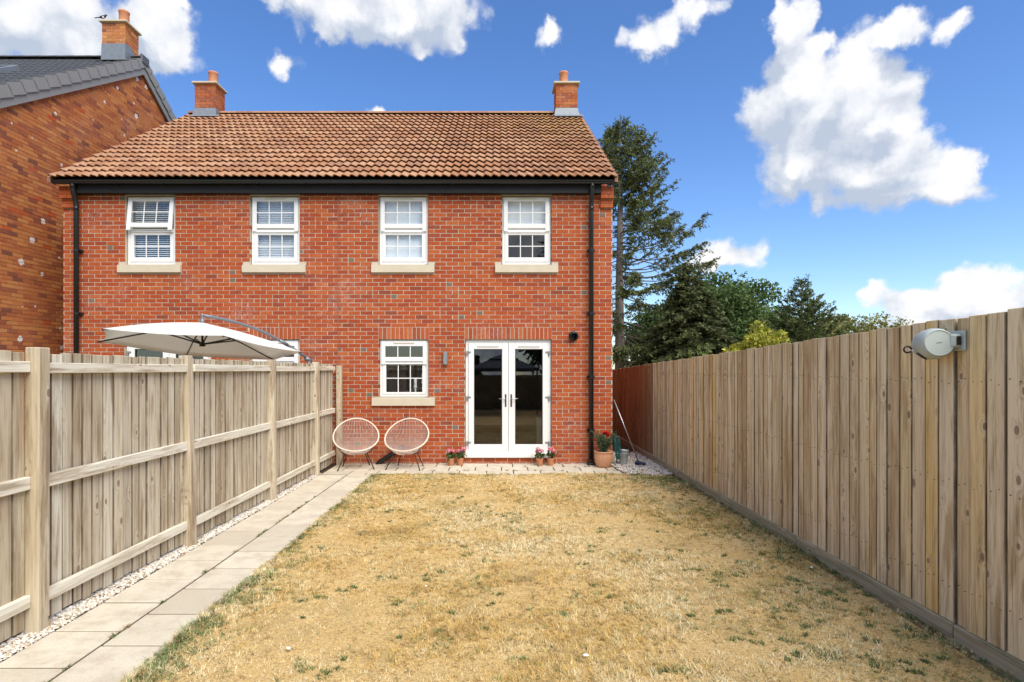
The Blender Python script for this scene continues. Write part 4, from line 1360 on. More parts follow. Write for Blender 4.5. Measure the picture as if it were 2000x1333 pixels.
def spruce_sprays(V, CC, p0, p1, n_side, base, tw=.30, droop=.5, size=.16, per=9):
    """twigs hung along a branch from p0 to p1, each twig set with needle sprays"""
    p0 = np.array(p0); p1 = np.array(p1)
    ax = p1 - p0
    L = np.linalg.norm(ax)
    ax = ax / max(L, 1e-6)
    for k in range(n_side):
        f = rng.uniform(0, 1) ** .8
        s = p0 + (p1 - p0) * f
        sd = np.cross(ax, (0, 0, 1)); sd = sd / max(np.linalg.norm(sd), 1e-6)
        d = ax * rng.uniform(.1, .9) + sd * rng.choice((-1, 1)) * rng.uniform(.1, .9) + np.array((0, 0, -droop * rng.uniform(.2, 1.3) + .15))
        d = d / np.linalg.norm(d)
        ln = tw * rng.uniform(.5, 1.3)
        q = s + d * (ln * rng.uniform(.0, 1.0, size=(per, 1))) + rng.normal(0, .025, size=(per, 3))
        dd = d + rng.normal(0, .45, size=(per, 3))
        tone = rng.uniform(.6, 1.35)
        v, c = cards(q, rng.uniform(.6, 1.3, per) * size, dd, .34, shade_cols(np.array(base) * tone, per, .3))
        V.append(v); CC.append(c)

def tall_conifer():
    cx, cy = 4.80, 22.0
    t = thing('conifer_tree', 'tall sparse conifer with bare lower trunk rising beside the house', 'tree', (cx, cy, 0))
    H = 11.6
    tr = MB()
    tr.tube([(-.02, 0, -.1), (0, 0, 2), (-.02, 0, 5), (.02, 0, 8), (.0, 0, 10), (.0, 0, H)], [.24, .20, .16, .11, .06, .012], 10)
    tr.build('trunk', M['bark_pale'], t, True)
    br = MB(); V = []; CC = []
    zs = np.concatenate([np.linspace(2.1, 5.6, 52), np.linspace(5.6, 9.0, 70), np.linspace(9.0, H - .1, 70)])
    def env(z, right):
        R_ = np.interp(z, [1.5, 3.0, 4.6, 5.6, 6.6, 7.4, 8.4, 9.4, 10.4, 11.2, 11.6], [1.9, 2.7, 3.3, 3.6, 3.7, 3.3, 2.55, 1.9, 1.65, .9, .15])
        L_ = np.interp(z, [1.5, 4.6, 6.6, 8.4, 10.0, 10.8, 11.6], [1.5, 1.9, 1.7, 1.45, 1.15, .95, .1])
        return R_ if right else L_
    for z in zs:
        an = rng.uniform(0, 2 * math.pi) if rng.uniform() < .75 else rng.normal(0, .7)
        cx_ = math.cos(an)
        k = (cx_ + 1) / 2
        Lb = (env(z, True) * k + env(z, False) * (1 - k)) * rng.uniform(.62, 1.06)
        rise = np.interp(z, [2, 5, 7.5, 11], [-.28, .02, .40, .65]) * Lb + rng.normal(0, .16) * Lb
        d = np.array((math.cos(an), math.sin(an) * .9, 0))
        zz = z - max(0, rise) * .75
        pts = []
        for f in np.linspace(0, 1, 6):
            pts.append(np.array((0, 0, zz)) + d * Lb * f + np.array((0, 0, rise * f ** 1.3 - .10 * Lb * math.sin(f * math.pi))))
        rr = np.interp(Lb, [0, 3], [.009, .030])
        br.tube([tuple(p) for p in pts], [rr, rr * .85, rr * .7, rr * .5, rr * .32, rr * .12], 5)
        # bare towards the trunk in the middle of the tree, leafy at the ends
        inner = np.interp(z, [2, 4.4, 5.6, 7.8, 9.2], [.15, .28, .50, .50, .08])
        nf = int(np.interp(Lb, [.2, 3.2], [8, 36]) * 2.0)
        for a in range(5):
            f0, f1 = a / 5, (a + 1) / 5
            if f1 < inner:
                continue
            w_ = rng.uniform(.35, 1.3) if f0 > inner else .35
            spruce_sprays(V, CC, pts[a], pts[a + 1], max(1, int(nf / 5 * w_ * (1.5 if a >= 3 else 1))), (.145, .168, .058), .36, .85, .11, 15)
    br.build('branches', M['bark'], t, True)
    leaf_object('crown', np.concatenate(V), np.concatenate(CC), t)
tall_conifer()

def fir(name, label, cx, cy, H, rmax, base, levels=26, spread=1.0, up=.25, dens=1.0, tw=.3, z_low=.6, size=.13):
    t = thing(name, label, 'tree', (cx, cy, 0))
    m = MB(); m.tube([(0, 0, -.1), (0, 0, H * .5), (0, 0, H)], [.11, .07, .006], 8)
    m.build('trunk', M['bark'], t, True)
    br = MB(); V = []; CC = []
    for i in range(levels):
        f = i / (levels - 1)
        z = z_low + (H - .15 - z_low) * f
        Lb0 = rmax * (1 - f) ** .85 + .06
        for a in range(7 if f < .7 else 5):
            an = a * 2.4 + i * 1.1 + rng.uniform(-.4, .4)
            Lb = Lb0 * rng.uniform(.7, 1.12)
            d = np.array((math.cos(an), math.sin(an), 0))
            p0 = np.array((0, 0, z)); p1 = p0 + d * Lb * .6 + np.array((0, 0, Lb * up * .3)); p2 = p0 + d * Lb + np.array((0, 0, Lb * up))
            br.tube([tuple(p0), tuple(p1), tuple(p2)], [.015, .010, .003], 4)
            n = max(2, int(Lb * 11 * dens))
            spruce_sprays(V, CC, p0 + (p1 - p0) * .25, p1, n, base, tw, .25, size, 8)
            spruce_sprays(V, CC, p1, p2, n, base, tw * .8, .15, size, 8)
    br.build('branches', M['bark'], t, True)
    leaf_object('crown', np.concatenate(V), np.concatenate(CC), t)
    return t
at = lambda px, py, Y: ((px - 975) / FPX * Y, EYE - (py - 722) / FPX * Y)
# dark drooping fir mass, round leafy tree, young fir, olive trees, bushes
fir('drooping_fir', 'dark drooping fir at the foot of the tall conifer', 6.9, 20.0, 5.6, 2.6, (.105, .125, .046), 26, 1, -.25, 1.5, .45, .8, .17)
broadleaf('round_leafy_tree', 'dense dark green leafy tree with rounded crown right of the tall conifer', 9.9, 25.0, 1.0, 6.05, 2.75, (.115, .175, .052), .17, 240, 150)
broadleaf('round_leafy_tree', 'shaded dark leafy tree showing between trunk and rounded crown', 8.3, 27.5, .6, 5.2, 2.4, (.09, .13, .045), .18, 150, 120)
fir('young_fir', 'young pointed fir with upswept branches above the right fence', 9.85, 18.0, 4.72, 1.75, (.125, .16, .05), 24, 1, .55, 1.0, .26, 1.0, .11)
broadleaf('olive_green_tree', 'pale olive green tree with open crown above the middle of the right fence', 13.6, 21.0, 1.2, 4.15, 1.75, (.28, .27, .085), .12, 70, 80)
broadleaf('olive_green_tree', 'low yellowish-green tree at the right end of the trees, nearest the clothes line reel', 15.7, 21.5, 1.0, 3.75, 1.45, (.24, .24, .075), .12, 60, 80)
broadleaf('round_leafy_tree', 'mid green leafy tree behind the young fir', 13.3, 26.0, .8, 4.5, 1.9, (.13, .17, .055), .16, 110, 110)
broadleaf('olive_green_tree', 'dull olive tree filling the gap right of the young fir', 14.6, 24.0, .8, 4.1, 1.7, (.20, .205, .07), .14, 80, 100)
broadleaf('golden_bush', 'bright yellow-green bush just above the right fence', 6.6, 14.0, 1.0, 2.92, .85, (.42, .42, .06), .10, 90, 80, None, 1, .05)
broadleaf('rusty_bush', 'rust-tinged low bush below the olive tree above the fence', 11.4, 19.0, .9, 2.85, 1.0, (.20, .12, .035), .11, 40, 70, None, 1, .05)
sh = thing('leafy_shrub', 'light green upright shrub shoots poking over the far end of the right fence', 'shrub', (4.9, 13.2, 0))
m = MB(); V = []; CC = []
for i in range(22):
    a = rng.uniform(-.75, .75); b_ = rng.uniform(-.4, .4); hgt = rng.uniform(1.7, 2.55)
    m.tube([(a * .5, b_ * .5, 0), (a * .8, b_ * .8, hgt * .6), (a, b_, hgt)], [.012, .009, .003], 5)
    n = 60
    f = rng.uniform(.35, 1, size=n)
    p = np.stack([a * (.5 + .5 * f), b_ * (.5 + .5 * f), hgt * f], 1) + rng.normal(0, .035, size=(n, 3))
    v, c = cards(p, rng.uniform(.05, .09, n), unit(n) + np.array((0, 0, .3)), .6, shade_cols((.16, .24, .05), n))
    V.append(v); CC.append(c)
m.build('stems', M['bark'], sh); leaf_object('foliage', np.concatenate(V), np.concatenate(CC), sh)
# beyond the bottom of the garden, seen only mirrored in the glass
broadleaf('garden_tree', 'big tree beyond the bottom fence, mirrored in the right french door', 3.2, -13.0, 1.6, 9.6, 3.2, (.045, .06, .022), .30, 130, 90)
broadleaf('garden_tree', 'smaller tree beyond the bottom fence, mirrored low in the left french door', -2.6, -15.0, .8, 3.4, 1.6, (.06, .08, .025), .26, 60, 80)

# ------------------------------------------------------------------ lawn grass
def fbm(x, y, sc_, seed):
    r = np.random.default_rng(seed); out = 0; amp = 1
    for o in range(4):
        for _ in range(3):
            a = r.uniform(0, 2 * math.pi); ph = r.uniform(0, 6.28)
            out = out + amp * np.sin((x * math.cos(a) + y * math.sin(a)) * sc_ * 2 ** o * r.uniform(.7, 1.3) + ph + 1.5 * np.sin(y * sc_ * .7 + ph))
        amp *= .62
    return out / 3.6
def grass_patch():
    """short dry grass in little clumps of leaning blades"""
    Mc, per = 80000, 7
    yc = 2.2 + (9.12 - 2.2) * rng.uniform(0, 1, Mc) ** 1.3
    xc = rng.uniform(LX0 - .02, LX1 + .01, Mc)
    dn = fbm(xc, yc, 2.2, 3) + .7 * fbm(xc, yc, 8, 5)
    keep = rng.uniform(-1.5, 1.0, Mc) < dn + .55
    xc, yc, dn = xc[keep], yc[keep], dn[keep]
    Mc = len(xc)
    A = fbm(xc, yc, 1.3, 11); B = fbm(xc, yc, 4.5, 13); D = fbm(xc, yc, 12, 17)
    right = np.clip((xc - .6) / 2.2, 0, 1)
    edge_l = np.clip(1 - (xc - LX0) / .40, 0, 1)
    near_r = np.clip(1 - (LX1 - xc) / .55, 0, 1)
    pale = np.array((.92, .78, .47)); straw = np.array((.84, .63, .27)); ochre = np.array((.70, .46, .13)); brown = np.array((.42, .27, .11)); olive = np.array((.36, .33, .13)); green = np.array((.17, .22, .075))
    tone = A * .7 + B * .65 + D * .5 + rng.normal(0, .42, Mc)
    stops = np.array([-1.3, -.35, .35, .95, 1.6]); ramp = np.stack([pale, pale * .6 + straw * .4, straw * .5 + ochre * .5, ochre, brown])
    col = np.stack([np.interp(tone, stops, ramp[:, k]) for k in range(3)], 1)
    gfield = fbm(xc, yc, 2.0, 21) * .7 + fbm(xc, yc, 7, 23) * .6
    po = np.clip(gfield - .25, 0, .8) * .85 + .30 * right * np.clip((9 - yc) / 3, 0, 1) + .35 * edge_l + .35 * near_r + .07
    iso = rng.uniform(0, 1, Mc) < po
    col[iso] = col[iso] * .45 + olive * .55
    corner = np.clip(1 - np.hypot((xc - 2.55) / .7, (yc - 8.6) / .7), 0, 1)
    pg = np.clip(gfield - .70, 0, 1) * .6 + .5 * edge_l * (B > -.2) + .38 * near_r * (B > -.3) + .75 * corner + .10 * right * (B > .2) + .02
    isg = rng.uniform(0, 1, Mc) < pg
    col[isg] = green * rng.uniform(.7, 1.5, size=(isg.sum(), 1))
    isb = rng.uniform(0, 1, Mc) < .10 + .08 * np.clip(D, 0, 1) + .14 * near_r
    col[isb] = brown * rng.uniform(.6, 1.1, size=(isb.sum(), 1))
    col = col * np.array((.97, 1.02, 1.10))
    hc = rng.uniform(.010, .030, Mc) * (1 + .35 * np.clip(dn, -1, 1.4))
    hc[isg] *= 1.25
    ca = rng.uniform(0, 2 * math.pi, Mc)
    N = Mc * per
    R_ = lambda a: np.repeat(a, per, 0)
    xx = R_(xc) + rng.normal(0, .009, N); yy = R_(yc) + rng.normal(0, .009, N)
    xx = np.clip(xx, LX0 - .03, LX1)
    yy = np.minimum(yy, 9.13)
    an = R_(ca) + rng.normal(0, 1.0, N)
    lean = rng.uniform(.6, 3.4, N)
    d = np.stack([np.cos(an) * lean, np.sin(an) * lean, np.ones(N)], 1)
    d /= np.linalg.norm(d, axis=1, keepdims=True)
    base = np.stack([xx, yy, lawn_h(xx, yy) - .003], 1)
    wdt = rng.uniform(.0014, .0034, N) * (1 + .10 * (yy - 3))
    wv = np.stack([-np.sin(an), np.cos(an), np.zeros(N)], 1) * wdt[:, None]
    L = R_(hc) * rng.uniform(.8, 1.9, N)
    tip = base + d * L[:, None]
    cc = R_(col) * rng.uniform(.82, 1.14, size=(N, 1))
    v = np.stack([base - wv, base + wv, tip], 1).reshape(-1, 3)
    o = link(bpy.data.objects.new('dry_grass', mesh_np('dry_grass', v, np.arange(N * 3), [3] * N, M['grass'], np.clip(np.repeat(cc, 3, 0), 0, 1))))
    tag(o, 'sun-scorched straw-coloured grass covering the lawn', 'grass', kind='stuff')
grass_patch()
def tufts():
    V = []; CC = []
    spots = [at_g for at_g in [(865, 1255, .075), (590, 1305, .05), (620, 1172, .05), (1020, 1300, .03), (640, 1320, .05), (830, 1130, .045), (915, 1088, .03), (1115, 1088, .035), (1390, 1125, .06), (1450, 1100, .05),
             (1540, 1140, .06), (1600, 1190, .05), (1590, 1280, .07), (1630, 1285, .06), (1320, 1310, .05), (1460, 1250, .045), (1700, 1200, .06), (1545, 1255, .04), (1000, 1005, .05), (920, 1003, .035), (800, 955, .04),
             (1260, 938, .12), (1240, 930, .10), (1285, 948, .12), (1300, 960, .1), (345, 1265, .08), (370, 1245, .06), (420, 1215, .07), (400, 1230, .06), (520, 1133, .05), (560, 1078, .07), (635, 1030, .05), (650, 1018, .05), (700, 960, .05), (720, 945, .05),
             (1380, 1010, .08), (1330, 985, .07), (1430, 1050, .07), (1500, 1090, .07), (1800, 1250, .08), (1720, 1290, .07), (1180, 1035, .03), (1215, 1050, .03), (1235, 1190, .04), (1160, 1003, .03), (1480, 985, .0), (330, 1290, .07), (690, 1150, .03), (1095, 1205, .03), (980, 1165, .025), (1400, 1200, .04)]]
    for _ in range(150):
        Yq = 3.0 + 6 * rng.uniform() ** 1.2; Xq = rng.uniform(LX0, LX1) if rng.uniform() < .6 else LX1 - abs(rng.normal(0, .8))
        spots.append((975 + Xq / Yq * FPX, 722 + FPX * EYE / Yq, rng.uniform(.008, .035)))
    for (px, py, r_) in spots:
        if r_ <= 0: continue
        Y = FPX * EYE / (py - 722); X = (px - 975) / FPX * Y
        if not (LX0 < X < LX1): continue
        n = int(30 + 1100 * r_)
        nb = int(rng.integers(3, 8)); bc = rng.normal(0, r_ * .75, size=(nb, 2)); wb = rng.integers(nb, size=n)
        x_ = X + bc[wb, 0] * 1.3 + rng.normal(0, r_ * .33, n); y_ = Y + bc[wb, 1] + rng.normal(0, r_ * .3, n)
        x_ = np.clip(x_, LX0 + .01, LX1 - .03); y_ = np.clip(y_, 2.0, LY1)
        h_ = rng.uniform(.010, .032, n)
        an = rng.uniform(0, 6.28, n); le = rng.uniform(.3, 2.4, n)
        d = np.stack([np.cos(an) * le, np.sin(an) * le, np.ones(n)], 1); d /= np.linalg.norm(d, axis=1, keepdims=True)
        b = np.stack([x_, y_, lawn_h(x_, y_)], 1)
        wv = np.stack([-np.sin(an), np.cos(an), np.zeros(n)], 1) * rng.uniform(.002, .0045, n)[:, None]
        V.append(np.stack([b - wv, b + wv, b + d * h_[:, None] * 1.2], 1).reshape(-1, 3))
        CC.append(np.repeat(shade_cols((.165, .215, .075), n, .45), 3, 0))
    v = np.concatenate(V); c = np.concatenate(CC); n = len(v) // 3
    o = link(bpy.data.objects.new('green_grass', mesh_np('green_grass', v, np.arange(n * 3), [3] * n, M['grass'], c)))
    tag(o, 'scattered green tufts of living grass in the dry lawn', 'grass', kind='stuff')
tufts()

def weeds():
    V = []; CC = []
    spots = []
    for _ in range(70):
        y = rng.uniform(3, 9.0); k = rng.uniform()
        spots.append((PX[1] + rng.normal(0, .006), y, .010) if k < .35 else ((PX[0] - .02, y, .02) if k < .6 else (PX[2] + rng.uniform(0, .03), y, .03)))
    for _ in range(34):
        spots.append((rng.uniform(-2.2, 2.1), float(rng.choice((9.1, 9.1, 9.44, 9.8))) + rng.normal(0, .01), .018))
    for _ in range(40):
        spots.append((2.85, rng.uniform(3, 9), .03))
    for (X, Y, r_) in spots:
        n = int(rng.integers(14, 60))
        x_ = X + rng.normal(0, r_ * .8, n); y_ = Y + rng.normal(0, r_ * 1.6 if r_ > .015 else .02, n)
        an = rng.uniform(0, 6.28, n); le = rng.uniform(.3, 2.0, n)
        d = np.stack([np.cos(an) * le, np.sin(an) * le, np.ones(n)], 1); d /= np.linalg.norm(d, axis=1, keepdims=True)
        b = np.stack([x_, y_, np.full(n, .0)], 1)
        wv = np.stack([-np.sin(an), np.cos(an), np.zeros(n)], 1) * rng.uniform(.002, .004, n)[:, None]
        V.append(np.stack([b - wv, b + wv, b + d * rng.uniform(.012, .035, size=(n, 1))], 1).reshape(-1, 3))
        base = (.17, .21, .08) if rng.uniform() < .55 else (.34, .25, .12)
        CC.append(np.repeat(shade_cols(base, n, .4), 3, 0))
    v = np.concatenate(V); n = len(v) // 3
    o = link(bpy.data.objects.new('weeds', mesh_np('weeds', v, np.arange(n * 3), [3] * n, M['grass'], np.concatenate(CC))))
    tag(o, 'small weeds and dead grass growing in the paving joints', 'weeds', kind='stuff')
weeds()
# ------------------------------------------------------------------ gravel
def gravel(name, label, pts, smin, smax, cols):
    n = len(pts)
    oc = np.array([(1, 0, 0), (0, 1, 0), (-1, 0, 0), (0, -1, 0), (0, 0, 1), (0, 0, -1)], float)
    fcs = [(0, 1, 4), (1, 2, 4), (2, 3, 4), (3, 0, 4), (1, 0, 5), (2, 1, 5), (3, 2, 5), (0, 3, 5)]
    vs = [tuple(v) for v in oc]; f2 = []; mid = {}
    def md(a, b):
        k = (min(a, b), max(a, b))
        if k not in mid:
            p = (np.array(vs[a]) + np.array(vs[b])); p = p / np.linalg.norm(p)
            mid[k] = len(vs); vs.append(tuple(p))
        return mid[k]
    for (a, b, c) in fcs:
        ab, bc, ca = md(a, b), md(b, c), md(c, a)
        f2 += [(a, ab, ca), (ab, b, bc), (ca, bc, c), (ab, bc, ca)]
    B = np.array(vs); nv = len(B)
    s = rng.uniform(smin, smax, size=(n, 1)) * rng.uniform(.65, 1.25, size=(n, 3)); s[:, 2] *= .7
    P = B[None] * (1 + rng.normal(0, .10, size=(n, nv, 1))) * s[:, None, :]
    an = rng.uniform(0, 6.28, n); ca, sa = np.cos(an)[:, None], np.sin(an)[:, None]
    X = P[:, :, 0] * ca - P[:, :, 1] * sa; Y = P[:, :, 0] * sa + P[:, :, 1] * ca
    P = np.stack([X, Y, P[:, :, 2]], -1) + pts[:, None, :]
    cc = np.array(cols)[rng.integers(len(cols), size=n)] * rng.uniform(.85, 1.12, size=(n, 1))
    F = (np.array(f2)[None] + (np.arange(n) * nv)[:, None, None]).reshape(-1)
    o = link(bpy.data.objects.new(name, mesh_np(name, P.reshape(-1, 3), F, [3] * (n * len(f2)), M['pebble'], np.clip(np.repeat(cc, nv, 0), 0, 1))))
    tag(o, label, 'gravel', kind='stuff')
GC = [(.72, .66, .55), (.80, .76, .68), (.62, .54, .42), (.78, .73, .63), (.46, .36, .25), (.70, .66, .60)]
n = 11000
yy = 2.4 + (9.15 - 2.4) * rng.uniform(0, 1, n) ** 1.2; xx = rng.uniform(-3.12, -2.945, n)
ok = np.ones(n, bool)
gravel('white_gravel', 'narrow strip of white gravel between the left fence and the path', np.stack([xx, yy, -.004 + rng.uniform(0, .018, n)], 1)[ok], .006, .012, GC)
n = 5200
xx = rng.uniform(1.9, 2.875, n); yy = rng.uniform(8.95, 11.5, n)
ok = (yy > 9.05 + .1 * np.sin(xx * 9)) & (xx > 2.11 - .12 * (yy - 9.1)) & ((yy < FY - .03) | (xx > XR + .05)) & ((xx - 2.0) > -.2)
gravel('white_gravel', 'patch of pale gravel in the corner beside the bucket and right fence', np.stack([xx, yy, -.005 + rng.uniform(0, .022, n)], 1)[ok], .008, .017, GC)
n = 500
xx = rng.uniform(-2.8, 2.05, n); yy = FY - rng.uniform(.0, .03, n)
gravel('white_gravel', 'thin line of white gravel at the foot of the house wall', np.stack([xx, yy, rng.uniform(-.0, .008, n)], 1), .005, .009, GC)
for i, (px, py, sz) in enumerate(((1144, 1292, .014), (832, 1151, .009), (563, 1277, .013), (1585, 1115, .013))):
    Y = FPX * EYE / (py - 722); X = (px - 975) / FPX * Y
    m = MB(); m.lathe([(.001, -.3), (.6, -.25), (1, .05), (.75, .45), (.3, .62), (.001, .65)], 9, Matrix.Translation((X, Y, float(lawn_h(X, Y)) + .022)) @ Matrix.Rotation(i * 1.3, 4, 'Z') @ Matrix.Scale(sz, 4) @ Matrix.Scale(1.5, 4, (1, 0, 0)))
    o = m.build('stray_pebble', M['candle'], None, True)
    tag(o, ['pale stray pebble lying low centre-right on the dry lawn', 'pale stray pebble lying on the middle of the lawn', 'pale stray pebble near the lower left lawn edge', 'pale stray pebble on the lawn by the right fence board'][i], 'pebble', 'stray pebbles on the lawn')

# ------------------------------------------------------------------ string chairs
def string_chair(label, x, y, rz):
    t = thing('string_chair', label, 'chair', (x, y, .002), rz, 'string chairs on the patio')
    N = 72
    top = Vector((0, .25, .845)); bot = Vector((0, -.30, .335))
    c = (top + bot) / 2; U = (top - bot) / 2
    ring = []
    for k in range(N):
        a = 2 * math.pi * k / N
        wd = .385 * (1 - .07 * math.cos(a))
        dip = .025 * math.sin(a) ** 2
        ring.append(c + U * math.cos(a) + Vector((math.sin(a) * wd, dip, -dip * .6)))
    m = MB(); m.tube(ring, .0135, 8, True); m.build('rim', M['rope'], t, True)
    bc = Vector((0, -.02, .275)); base = [bc + Vector((math.sin(2 * math.pi * k / N) * .15, math.cos(2 * math.pi * k / N) * .115, .012 * math.cos(2 * math.pi * k / N))) for k in range(N)]
    m = MB(); m.tube(base, .008, 6, True); m.build('base_ring', M['black_rod'], t, True)
    web = MB()
    for k in range(N):
        p, q_ = ring[k], base[k]
        mid = (p + q_) / 2 + (Vector((0, .02, -.045)))
        web.tube([p, (p * .55 + mid * .45) + Vector((0, .006, -.008)), mid, q_], .0043, 4, cap=False)
    for k in range(0, N // 2):
        web.tube([base[k], base[N - 1 - k]], .003, 4, cap=False)
    w_ = web.build('cord_web', M['cord'], t); w_['kind'] = 'stuff'
    for (fxx, fyy, k) in ((-.30, -.245, 46), (.30, -.245, 26), (-.23, .21, 58), (.23, .21, 14)):
        m = MB()
        p = ring[k] + Vector((0, 0, -.012))
        kn = Vector((fxx * .62, fyy * .62, .27))
        m.tube([kn + Vector((0, 0, .0)), (fxx, fyy, .012)], .0095, 6)
        m.tube([p, (p + kn) / 2 + Vector((0, .01, -.03)), kn, bc + Vector((fxx * .45, fyy * .4, -.012))], .0065, 6)
        lo = m.build('leg', M['black_rod'], t, True)
        m = MB(); m.tube([(fxx, fyy, .022), (fxx, fyy, 0)], .012, 8); m.build('rubber_foot', M['black_rod'], lo, True)
string_chair('round string chair nearest the left fence, turned slightly to the right', fx(708) , 9.70, R(14))
string_chair('round string chair in front of the waste pipe, right of its twin', fx(803), 9.70, R(-8))

# ------------------------------------------------------------------ pots and flowers
def petals(center, rad, n, cols, size, flat=.8):
    u = unit(n); p = np.array(center) + u * rad * rng.uniform(.7, 1.05, size=(n, 1)) * np.array((1, 1, flat))
    cc = np.array(cols)[rng.integers(len(cols), size=n)] * rng.uniform(.85, 1.15, size=(n, 1))
    return cards(p, rng.uniform(.8, 1.2, n) * size, np.cross(u, unit(n)) + u * .3, .85, cc, nrm=u + rng.normal(0, .3, size=(n, 3)))
PINK = [(.80, .22, .30), (.85, .42, .47), (.82, .62, .62), (.72, .12, .20)]
def flower_pot(label, px, Y, heads, hh):
    X = (px - 975) / FPX * Y
    t = thing('flower_pot', label, 'flower pot', (X, Y, .002), 0, 'small pots of pink flowers by the french doors')
    m = MB(); m.lathe([(0, .003), (.043, 0), (.046, .004), (.060, .105), (.066, .107), (.068, .135), (.062, .137), (.058, .118), (0, .115)], 22)
    sharp(m.build('pot', M['terracotta'], t), 40)
    m = MB(); m.lathe([(0, .124), (.057, .12)], 18); m.build('soil', M['soil'], t)
    st = MB(); V = []; CC = []; LV = []; LC = []
    for (dx, dy, dz, r_) in heads:
        st.tube([(dx * .2, dy * .2, .115), (dx * .6, dy * .6, dz * .7 + .04), (dx, dy, dz)], .0035, 5)
        v, c = petals((dx, dy, dz), r_, 90, PINK, .028); V.append(v); CC.append(c)
    n = 130
    p = rng.normal(0, 1, size=(n, 3)) * np.array((.045, .045, .025)) + np.array((0, 0, .19))
    v, c = cards(p, rng.uniform(.025, .05, n), unit(n), .9, shade_cols((.07, .11, .03), n, .4))
    st.build('stems', M['hose'], t); leaf_object('leaves', v, c, t); leaf_object('flowers', np.concatenate(V), np.concatenate(CC), t)
flower_pot('small terracotta pot of pink flowers left of the french doors, farther from the door', 881, 9.93, [(-.04, -.01, .27, .042), (.03, -.03, .28, .036), (-.01, .02, .255, .03)], .3)
flower_pot('small terracotta pot of pink flowers left of the french doors, touching the door frame', 898.5, 9.96, [(.045, -.01, .305, .042), (-.03, -.02, .265, .034), (.02, .02, .26, .03), (.085, .0, .30, .03)], .3)
flower_pot('small terracotta pot of deep pink flowers below the right door leaf', 1054, 9.93, [(-.03, -.01, .30, .045), (.035, -.02, .265, .04), (-.05, .0, .25, .03)], .3)
flower_pot('small terracotta pot of pale pink flowers at the right door jamb', 1075, 9.95, [(-.01, -.01, .285, .045), (.05, -.02, .27, .035), (.02, .0, .31, .03)], .3)

Y = 9.78; X = (1179 - 975) / FPX * Y
t = thing('terracotta_planter', 'large ribbed terracotta planter with a red-flowered plant by the rain pipe', 'planter', (X, Y, .002))
m = MB(); m.lathe([(0, .004), (.10, 0), (.112, .008), (.145, .08), (.162, .16), (.166, .22), (.160, .262), (.166, .268), (.166, .285), (.15, .287), (.145, .255), (0, .245)], 72, None, .012, 18)
m.build('pot', M['terracotta_pale'], t, True)
m = MB(); m.lathe([(0, .262), (.146, .258)], 24); m.build('soil', M['soil'], t)
V = []; CC = []; st = MB()
for i in range(40):
    a = rng.uniform(0, 6.28); le = rng.uniform(.05, .24); hgt = rng.uniform(.14, .36)
    e = np.array((math.cos(a) * le, math.sin(a) * le, .27 + hgt))
    st.tube([(e[0] * .2, e[1] * .2, .25), (e[0] * .55, e[1] * .55, .27 + hgt * .6), tuple(e)], .003, 4)
    n = 30; f = rng.uniform(.25, 1.05, size=(n, 1))
    p = np.array((0, 0, .27)) + (e - np.array((0, 0, .27))) * f + rng.normal(0, .018, size=(n, 3))
    v, c = cards(p, rng.uniform(.022, .05, n), unit(n) + np.array((0, 0, .3)), .4, shade_cols((.075, .105, .035), n, .4)); V.append(v); CC.append(c)
st.build('stems', M['hose'], t); leaf_object('foliage', np.concatenate(V), np.concatenate(CC), t)
RED = [(.62, .012, .015), (.48, .01, .012), (.70, .03, .02)]
V = []; CC = []
for (dx, dy, dz, r_, n) in ((.03, -.05, .62, .035, 70), (.06, -.04, .59, .035, 70), (-.0, -.03, .60, .028, 50), (-.175, -.05, .49, .016, 24)):
    v, c = petals((dx, dy, dz), r_, n, RED, .03); V.append(v); CC.append(c)
leaf_object('flowers', np.concatenate(V), np.concatenate(CC), t)

def bucket(label, x, y, z, tilt, s=1.0):
    t = thing('metal_bucket', label, 'bucket', (x, y, z), .4, 'nested pale metal buckets')
    mt = Matrix.Rotation(tilt, 4, 'Y')
    m = MB(); m.lathe([(0, .004), (.058 * s, 0), (.061 * s, .01), (.082 * s, .195), (.087 * s, .20), (.087 * s, .207), (.080 * s, .207), (.074 * s, .18), (.056 * s, .012), (0, .010)], 24, mt)
    m.build('pail', M['zinc'], t, True)
    m = MB(); m.tube([mt @ Vector((.087 * s * math.cos(a), -.02 - .085 * s * math.sin(a) * .6, .19 - .05 * math.sin(a))) for a in np.linspace(0, math.pi, 12)], .0028, 6)
    m.build('handle', M['steel'], t, True)
bucket('lower of two nested pale metal buckets on the gravel', fx(1212.5) + .02, 10.02, .012, 0)
bucket('upper of two nested pale metal buckets, standing in the other', fx(1213.5) + .02, 10.02, .065, .06, .93)

hs_ = thing('garden_hose', 'dark green garden hose hung in tangled loops behind the terracotta planter', 'hose', (fx(1203), 10.08, 0))
m = MB(); pts = []
for i in range(150):
    a = i * .34
    pts.append((.045 * math.cos(a) + .012 * math.sin(i * .7), -.03 + .03 * math.sin(a), .30 + .17 * math.sin(a * .97 + .3) + .05 * math.sin(i * .23)))
m.tube(pts, .0065, 6); m.build('coil', M['hose'], hs_, True)
m = MB(); m.tube([(0, .0, .30), (.01, .0, .12), (.0, -.03, .02), (-.03, -.05, .01)], .0065, 6); m.build('tail', M['hose'], hs_, True)
m = MB(); m.box(-.02, .02, -.01, .04, .40, .50, .006); m.tube([(0, .0, .02), (0, .0, .45)], .008, 6); m.build('stake', M['blue'], hs_)
pl = thing('long_handled_brush', 'long grey-handled brush leaning against the house corner, dark blue head on the gravel', 'brush', (0, 0, 0))
xb, yb_ = fx(1243) + .0, 9.98
pl.location = (xb, yb_, 0)
m = MB(); m.tube([(0, 0, .05), (fx(1198) - xb + .02, .22, 1.17)], .0105, 8); m.build('handle', M['steel'], pl, True)
